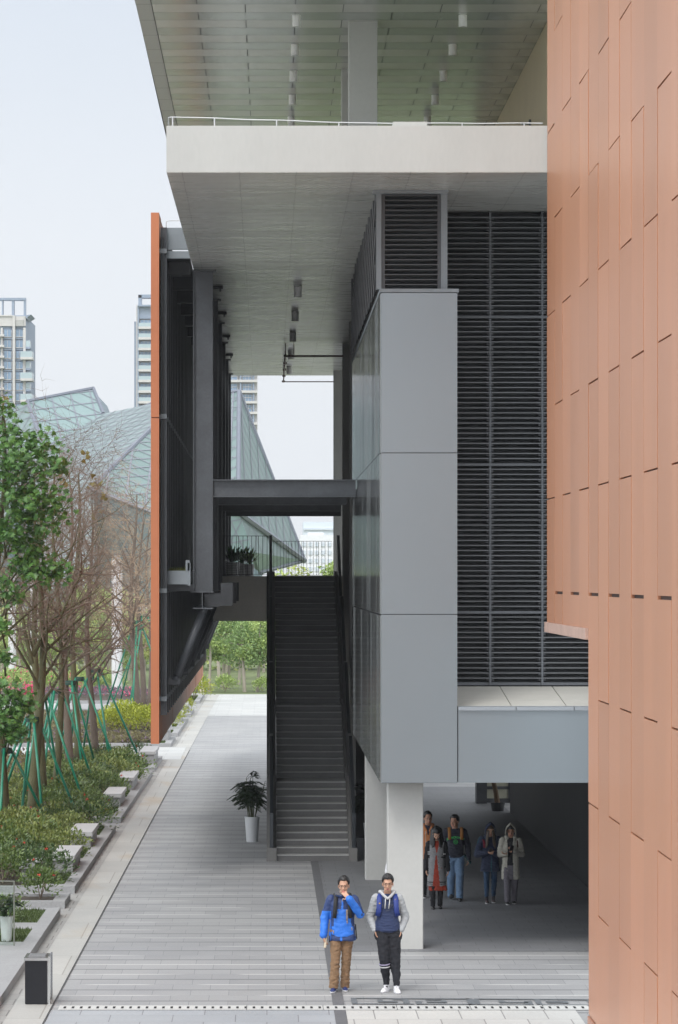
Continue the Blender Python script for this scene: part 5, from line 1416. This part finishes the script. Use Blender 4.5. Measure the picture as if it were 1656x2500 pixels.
for x0, x1, zl in ((-.088,-.098,1.275),(-.022,-.040,1.275)):
    mb = MB(); mb.tube([(x0,on_front(x0,1.425,rr2)-.03,1.43),(x0*.6+x1*.4,on_front(x0,1.35,rr2)-.022,1.36),(x1,on_front(x1,zl,rr2)-.02,zl)], .0075, 6); local(mb, 'drawstring', cloth('cord_white', (.6,.6,.58)), hd)
dg_m = cloth('print_grey', (.060,.070,.110))
lettering('HO', .082, -.118, 1.285, rr2, hd, dg_m, 'chest_print', bold=.0008, off=.017); lettering('99S', .082, .028, 1.285, rr2, hd, dg_m, 'chest_print', bold=.0008, off=.017)
mb = MB(); f = lambda x, z: (x, on_front(x,z,rr2)-.017, z)
mb.add([f(-.085,1.245),f(-.025,1.262),f(-.025,1.246),f(-.085,1.229)], [(0,1,2,3)]); mb.add([f(-.08,1.272),f(-.03,1.282),f(-.03,1.278),f(-.08,1.268)], [(0,1,2,3)]); local(mb, 'print_bar', dg_m, hd, False)
mb = MB(); rings(mb, [(-.042,0,.84,.160,.115),(-.042,0,.93,.168,.12),(-.045,0,1.0,.155,.11)])
for s in 'LR':
    a = Vector(J['an'+s]); k = Vector(J['kn'+s]); h = Vector(J['hip'+s]); mb.tube([h+Vector((0,0,.03)),h.lerp(k,.4),k,k.lerp(a,.5),a+Vector((0,0,.06)),a+Vector((0,0,-.005))], [.112,.104,.086,.070,.052,.047], 18)
for x, y in ((-.215,-.03),(.130,-.03)): mb.ell((x,y,.86), (.045,.05,.085))
sw = attach('sweatpants', remesh(mb, .0085, 1, folds(.010,(12,12,14),9)), cloth('sweatpants_black', (.010,.011,.016)), P2)
kL, aL = Vector(J['knL']), Vector(J['anL']); mb = MB()
for f0, f1, in ((.16,.20),(.26,.30)):
    a, b = kL.lerp(aL,f0), kL.lerp(aL,f1); mb.cur = 0 if f0 < .2 else 1; mb.tube([a,b], [.088,.087] if f0 < .2 else [.084,.083], 20)
local(mb, 'knee_stripe', [cloth('stripe_lilac', (.33,.30,.42)), cloth('stripe_white', (.55,.55,.55))], sw)
wh = cloth('sneaker_white', (.70,.70,.72), .5, .02)
shoe(P2, J['anL'], (-.35,-1), wh, wh, 1.05); shoe(P2, J['anR'], (.12,-1), wh, wh, 1.08)
PK = thing('backpack', P2.location.copy(), 'royal blue backpack worn over the navy hoodie', 'backpack')
rb = cloth('pack_blue', (.012,.034,.20), .6)
mb = MB(); mb.ell((-.055,.20,1.20), (.15,.10,.23)); local(mb, 'pack', rb, PK)
for sg in (-1,1):
    x = -.055+sg*.118; strap('strap', [(x,.15,1.37),(x,.09,1.465),(x,-.01,1.482),(x+sg*.006,-.09,1.42),(x+sg*.012,-.132,1.33),(x+sg*.016,-.140,1.24),(x+sg*.035,-.120,1.16)], .040, rb, PK)
mb = MB(); gm = plain('gold_print', (.50,.33,.09), .4)
mb.add([(.048,-.128,1.412),(.056,-.126,1.404),(.086,-.112,1.428),(.054,-.127,1.411)], [(0,1,2,3)]); mb.box(-.190,-.168,-.146,-.143,1.345,1.365); local(mb, 'strap_emblem', gm, PK, False)

# ---------------------------------------------------------------- group walking through the arcade
def walker(px, Y, H, label, skin, hairline=None, hc=hair_m, yaw=0, pitch=0, top=None, topm=None, bottom='trousers', botm=None, shoem=None, solem=None, arms=None, stride=(.08,-.10), lean=0, glasses=True, hem=.52, k=1.0, zone=None, hands=None, legr=(.098,.074,.060), slr=(.07,.062,.05), hemr=(.19,.13), sole=None, boot=0.0, hx=0.0, hy=-.035, cut=.055):
    s = H/1.75; P = person(px, Y, label); V = lambda x, y, z: (x*s, y*s, z*s)
    C = Vector(V(hx, hy, 1.625)); M = hrot(R(yaw), R(pitch))
    J = dict(neck=V(hx*.5,.0,1.475), pelvis=V(0,0,.94)); arms = arms or {}
    for S_, sg in (('L',-1),('R',1)):
        J['sh'+S_] = V(sg*.172*k,.01,1.405); e, w_ = arms.get(S_, ((sg*.225*k,.04,1.13),(sg*.225*k,-.05,.88))); J['el'+S_] = V(*e); J['wr'+S_] = V(*w_)
        st = stride[0] if sg < 0 else stride[1]
        J['hip'+S_] = V(sg*.088,0,.92); J['kn'+S_] = V(sg*.085,-.05+st*.35,.50); J['an'+S_] = V(sg*.08,st,.10)
    hs = hands or {}
    hl = []
    for S_, sg in (('L',-1),('R',1)):
        d, n = hs.get(S_, ((.05*-sg,-.12,-1),(-sg,.1,0))); hl.append(dict(w=J['wr'+S_], d=d, n=n, side=sg, curl=.5, s=s))
    body(P, J, C, M, skin, hl, s, .0085)
    if hairline: hair_cap(C, M, s, hairline, P, hc, .020, .008, px, 44, 12)
    face_bits(C, M, s, P, glasses)
    rr = [(0,0,hem*s,hemr[0]*s,hemr[1]*s),(0,0,(hem+.02)*s,(hemr[0]+.004)*s,(hemr[1]+.004)*s)]
    for z, rx, ry in ((.93,.180,.125),(1.10,.165,.115),(1.25,.170,.115),(1.36,.168*k,.108),(1.43,.13,.085),(1.475,.085,.07)):
        if z > hem+.06: rr.append((hx*.5*max(0,z-1)*s,0,z*s,rx*s*k,ry*s))
    mb = MB(); rings(mb, rr)
    for S_ in 'LR': chain(mb, [J['sh'+S_],J['el'+S_],J['wr'+S_]], [r*s for r in slr])
    g = attach(top, remesh(mb, .010, 1, folds(.010,(12,12,18),px), (lambda p: zone(p, s)) if zone else None), topm, P)
    if bottom:
        mb = MB(); rings(mb, [(0,0,.82*s,.15*s,.105*s),(0,0,.95*s,.155*s,.11*s),(0,0,1.02*s,.145*s,.105*s)])
        for S_ in 'LR':
            a = Vector(J['an'+S_]); kk = Vector(J['kn'+S_]); h = Vector(J['hip'+S_]); mb.tube([h,h.lerp(kk,.4),kk,kk.lerp(a,.5),a+Vector((0,0,(cut-.10)*s))], [legr[0]*s,(legr[0]*.55+legr[1]*.45)*s,legr[1]*s,(legr[1]+legr[2])/2*s,legr[2]*s], 16)
        attach(bottom, remesh(mb, .010, 1, folds(.009,(13,13,18),px+3)), botm, P)
    for S_ in 'LR':
        a = J['an'+S_]; lift = .05 if (a[1] > .12) else 0
        shoe(P, a, (.02,-1), shoem, solem or shoem, s*.97, lift, 'shoe' if not boot else 'boot', boot)
    P['_s'] = s
    return P, J, C, M, s, rr, g
blk = cloth('cloth_black', (.010,.010,.013)); den = cloth('denim_light', (.115,.190,.30), .85, .18); dend = cloth('denim_dark', (.018,.050,.105), .85, .12)
solew = plain('sole_white', (.5,.5,.5), .6); shoeb = cloth('sneaker_black', (.014,.013,.014), .6)
# man in the navy sweatshirt with green print
P3,J,C,M,s,rr,g = walker(1112, 64.1, 1.67, 'man in a navy sweatshirt with green chest lettering and light blue jeans, looking aside', skin2_m, short_line(30), yaw=-32, pitch=4,
    top='sweatshirt', topm=cloth('sweat_navy', (.012,.014,.026)), botm=den, bottom='jeans', shoem=shoeb, stride=(.20,-.12), glasses=False, hem=.88, hemr=(.17,.12), k=1.04, slr=(.075,.068,.052), hx=-.02, legr=(.105,.085,.072),
    arms={'L':((-.25,.06,1.14),(-.245,-.02,.90)),'R':((.255,.05,1.13),(.270,-.06,.87))})
grn = plain('print_green', (.03,.42,.08), .7, var=.1)
lettering('ABERCROMBIE', .052, 0, 1.225, rr, g, grn, 'chest_lettering', arc=.30, bold=.0015)
mb = MB(); f = lambda x, z: Vector((x, on_front(x,z,rr)-.015, z))
mb.tube([f(.042*math.cos(t), 1.155+.042*math.sin(t)) for t in [2*math.pi*k/18 for k in range(19)]], .0045, 5, cap=False); mb.tube([f(.027*math.cos(t), 1.155+.024*math.sin(t)) for t in [2*math.pi*k/14 for k in range(15)]], .004, 5, cap=False)
mb.tube([f(-.015,1.172),f(0,1.14),f(.015,1.172)], .005, 5); local(mb, 'crest', grn, g)
PK = thing('backpack', P3.location.copy(), 'backpack with orange straps on the man in the navy sweatshirt', 'backpack')
om = cloth('strap_orange', (.30,.125,.025), .7); mb = MB(); mb.ell((0,.19,1.14), (.14,.09,.21)); local(mb, 'pack', cloth('pack_brown', (.05,.03,.02)), PK)
for sg in (-1,1): strap('strap', [(sg*.115,.14,1.30),(sg*.12,.06,1.415),(sg*.12,-.02,1.43),(sg*.122,-.085,1.37),(sg*.118,-.125,1.28),(sg*.12,-.128,1.2)], .030, om, PK)
def folder(t):
    mb = MB(); a, b = Vector((.16,-.05,.88)), Vector((.285,-.14,.72)); mb.prism([a,a+Vector((.02,.18,.02)),b+Vector((.02,.18,.02)),b], (.012,0,.012)); local(mb, 'cover', cloth('folder_teal', (.012,.07,.075)), t, False)
    mb = MB(); mb.box(.155,.168,-.062,-.05,.872,.888); local(mb, 'corner_tag', white_m, t, False)
prop('folder', P3, 'dark teal folder carried under the hand of the man in the navy sweatshirt', 'folder', folder)
# man in the orange hooded jacket, half behind the column
P4,J,C,M,s,rr,g = walker(1045, 64.6, 1.70, 'man with glasses in an orange hooded jacket, half hidden by the concrete column', skin2_m, short_line(34), yaw=14, pitch=2, top='jacket',
    topm=[cloth('jacket_orange', (.46,.17,.06)), cloth('shirt_dark', (.015,.014,.035)), cloth('cord_pale', (.5,.4,.33))], botm=cloth('trousers_dark', (.016,.016,.018)), shoem=shoeb, solem=solew, hem=.80, stride=(.05,-.08),
    zone=lambda p, s: 1 if p.y < 0 and p.z > 1.28*s and abs(p.x) < (p.z-1.26*s)*.30 else (2 if p.y < 0 and p.z > 1.0*s and abs(abs(p.x)-.05) < .006 else 0))
mb = MB(); chain(mb, [(-.10,.03,1.44),(-.075,-.06,1.40),(-.03,-.10,1.33)], [.03,.028,.02]); chain(mb, [(.10,.03,1.44),(.075,-.06,1.40),(.03,-.10,1.33)], [.03,.028,.02]); chain(mb, [(-.10,.03,1.44),(0,.10,1.43),(.10,.03,1.44)], [.035]*3)
attach('hood', remesh(mb, .009, 2), cloth('jacket_orange', (.46,.17,.06)), P4)
# woman in the long grey varsity coat over a red dress
gc = cloth('coat_grey', (.215,.215,.22)); 
def zg(p, s):
    if abs(p.x) > .150*s and p.z > .75*s and (abs(p.x) > .178*s or p.z > 1.1*s): return 1
    if p.y < .02 and p.z < 1.16*s and abs(p.x+.01) < .012+(1.16*s-p.z)*.10 and p.y < -.05: return 2
    if p.y < -.03 and p.z > 1.2*s and abs(p.x) < (p.z-1.19*s)*.24: return 2
    if .535*s < p.z < .555*s or .575*s < p.z < .595*s: return 1
    return 0
P5,J,C,M,s,rr,g = walker(1066, 62.5, 1.54, 'woman with long black hair bowed over, grey coat with black sleeves over a red dress', skin_m, short_line(22), yaw=6, pitch=34, top='coat',
    topm=[gc, blk, cloth('dress_red', (.30,.035,.014))], bottom='leggings', botm=blk, shoem=cloth('boot_black', (.012,.011,.011), .4), hem=.50, hemr=(.205,.145), stride=(-.05,.06), glasses=False, zone=zg, legr=(.092,.068,.054), boot=.14, hy=-.075, k=.98,
    arms={'L':((-.215,.04,1.12),(-.225,-.02,.86)),'R':((.225,.05,1.10),(.255,-.03,.85))})
mb = MB(); rings(mb, [(.03,0,.40*s,.215*s,.155*s),(.03,0,.42*s,.212*s,.150*s),(.02,0,.60*s,.165*s,.12*s),(0,0,.9*s,.15*s,.11*s)])
attach('dress', remesh(mb, .010, 1, folds(.022,(14,14,3),4)), cloth('dress_red', (.30,.035,.014)), P5)
mb = MB(); 
for sg in (-1,1):
    for q in range(5):
        x = sg*(.045+.013*q); caps(mb, (x*.9*s,(-.085+.022*q)*s,1.66*s), (x*1.55*s,(-.10+.02*q)*s,(1.36-.02*q)*s), .026, .020, 8)
caps(mb, (0,.04,1.50), (0,.09,1.18), .085, .07); caps(mb, (-.06,.02,1.50), (-.10,.02,1.22), .05, .04); caps(mb, (.06,.02,1.50), (.12,.0,1.20), .05, .045)
attach('long_hair', remesh(mb, .009, 1, folds(.006,(40,40,6),3)), hair_m, P5)
mb = MB(); mb.cur = 0
for sg, zs in ((-1,(1.19,1.235)),(1,(1.19,))):
    for z in zs:
        for dx in (0,.028): mb.ell((sg*(.178-dx)*s*1.02,-.07*s,z*s), (.010,.010,.014), 6, 4)
local(mb, 'sleeve_badge', white_m, g)
mb = MB()
for k in range(5): z = (1.13-.115*k)*s; x = .028+.006*k; mb.ell((x,on_front(x,z,rr)-.012,z), (.007,.005,.007), 6, 4)
mb.ell((.115,on_front(.115,1.14*s,rr)-.018,1.12*s), (.034,.008,.018), 8, 5); local(mb, 'buttons', blk, g)
# woman in the navy hooded coat, reading her phone
def hooded(P, C, M, s, m, hy=.0, open_=.062):
    mb = MB(); 
    T = lambda p: Vector(C)+M@(Vector(p)*s)
    n = 26; vs = []; fs = []; prof = [(-.09,1.0),(-.075,1.03),(-.02,1.06),(.05,1.02),(.11,.78),(.15,.40),(.165,.05)]
    for sh in (1.0,.90):
        for (y, r) in prof:
            for k in range(n):
                t = -math.pi*.70+2*math.pi*.70*k/(n-1)      # open under the chin
                x = math.sin(t)*.108*r; z = math.cos(t)*.125*r
                if z < 0: x *= 1+.35*min(1,-z/.1); z *= 1.35
                vs.append(T((x*sh, y*sh-.0, .02+z*sh+(.035 if abs(t) < .5 else 0)*(1-abs(t)/.5)*r)))
    m_ = len(prof); o = m_*n
    for j in range(m_-1):
        for k in range(n-1):
            a = j*n+k; fs += [(a,a+1,a+1+n,a+n),(o+a,o+a+n,o+a+1+n,o+a+1)]
    for k in range(n-1): fs += [(k,o+k,o+k+1,k+1),((m_-1)*n+k,(m_-1)*n+k+1,o+(m_-1)*n+k+1,o+(m_-1)*n+k)]
    for j in range(m_-1): fs += [(j*n,(j+1)*n,o+(j+1)*n,o+j*n),(j*n+n-1,o+j*n+n-1,o+(j+1)*n+n-1,(j+1)*n+n-1)]
    mb.add(vs, fs)
    hood = local(mb, 'hood', m, P)
    mb = MB(); nk = (C.x, C.y+.05, C.z-.155*s); chain(mb, [(nk[0]-.085*s,nk[1]-.05,nk[2]),(nk[0]-.09*s,nk[1]+.05,nk[2]),(nk[0],nk[1]+.10,nk[2]),(nk[0]+.09*s,nk[1]+.05,nk[2]),(nk[0]+.085*s,nk[1]-.05,nk[2])], [.042,.05,.055,.05,.042])
    attach('collar', remesh(mb, .009, 2, folds(.005)), m, P)
nv = cloth('coat_navy', (.012,.020,.050)); 
P6,J,C,M,s,rr,g = walker(1197, 63.6, 1.53, 'woman in a navy hooded coat with fair hair, both hands on a phone', skin_m, short_line(18), hairb_m, yaw=3, pitch=22, top='coat',
    topm=[nv, cloth('piping_teal', (.010,.075,.095))], bottom='jeans', botm=dend, shoem=cloth('sneaker_maroon', (.045,.018,.020), .6), solem=solew, hem=.70, hemr=(.215,.15), stride=(-.10,.10), glasses=False, slr=(.085,.085,.055), k=1.08, hy=-.06, legr=(.09,.064,.05), cut=.15,
    zone=lambda p, s: 1 if (p.y < -.02 and abs(p.x-.02-(1.1*s-p.z)*.02*-1) < .007 and p.z < 1.15*s) or (p.x < -.2 and abs(p.y+.02) < .012 and p.z > 1.15) else 0,
    arms={'L':((-.285,.0,1.08),(-.075,-.22,1.13)),'R':((.285,.0,1.08),(.075,-.22,1.11))}, hands={'L':((.75,-.35,.02),(.2,0,1)),'R':((-.75,-.35,.02),(-.2,0,1))})
hooded(P6, C, M, s, nv)
mb = MB()
for sg in (-1,1):
    for q in range(3): x = sg*(.05+.012*q); caps(mb, ((x)*s,-.135*s+.012*q,1.60*s), ((x*1.35)*s,-.150*s,(1.30-.03*q)*s), .022, .016, 8)
attach('long_hair', remesh(mb, .008, 1, folds(.006,(40,40,6),2)), hairb_m, P6)
strap('scarf', [(-.16*s,-.02,1.44*s),(-.14*s,-.115,1.36*s),(-.135*s,-.135,1.24*s)], .024, cloth('strap_crimson', (.20,.012,.03)), P6)
phone(P6, (0,-.245,1.045), (.075,.010,.145), (R(62),0,0), 'phone held in both hands of the woman in the navy coat', plain('phone_dark', (.02,.02,.024), .3))
# woman in the white hooded coat
wc = cloth('coat_white', (.40,.385,.33), .9, .05)
P7,J,C,M,s,rr,g = walker(1247, 63.4, 1.53, 'woman in a long off-white hooded coat over black, holding a phone at her chest', skin2_m, short_line(16), yaw=-6, pitch=16, top='coat',
    topm=[wc, blk, cloth('pants_grey', (.13,.12,.14))], botm=cloth('pants_grey', (.135,.125,.145)), shoem=shoeb, solem=solew, hem=.55, hemr=(.205,.14), stride=(-.12,.08), slr=(.082,.076,.052), k=1.03, hy=-.05, legr=(.10,.082,.066),
    zone=lambda p, s: (1 if p.z > .86*s else 2) if p.y < -.03 and abs(p.x+.015) < .052+.015*max(0,(1.0-p.z))+max(0,p.z-1.15)*.05 else 0,
    arms={'R':((.25,.02,1.10),(.055,-.21,1.17)),'L':((-.235,.03,1.10),(-.10,-.20,1.12))}, hands={'R':((-.45,-.2,.45),(-.5,.3,.6)),'L':((-.65,-.4,.1),(0,0,1))})
hooded(P7, C, M, s, wc)
phone(P7, (.0,-.255,1.10), (.072,.010,.14), (R(45),0,R(10)), 'phone held up at the chest of the woman in the white coat', plain('phone_dark', (.02,.02,.024), .3))
strap('strap', [(.125,.06,1.27),(.130,-.02,1.265),(.125,-.09,1.20),(.13,-.125,1.10)], .012, cloth('strap_brown', (.045,.016,.012)), P7)
# person in white almost wholly behind the front column
P8,J,C,M,s,rr,g = walker(977, 58.9, 1.62, 'person in a white jacket hidden behind the front column, only a sleeve showing', skin_m, short_line(30), top='jacket',
    topm=cloth('jacket_white', (.60,.60,.62)), botm=blk, shoem=shoeb, hem=.80, stride=(.06,-.06), arms={'L':((-.235,.03,1.13),(-.20,-.06,.93))})
haze()
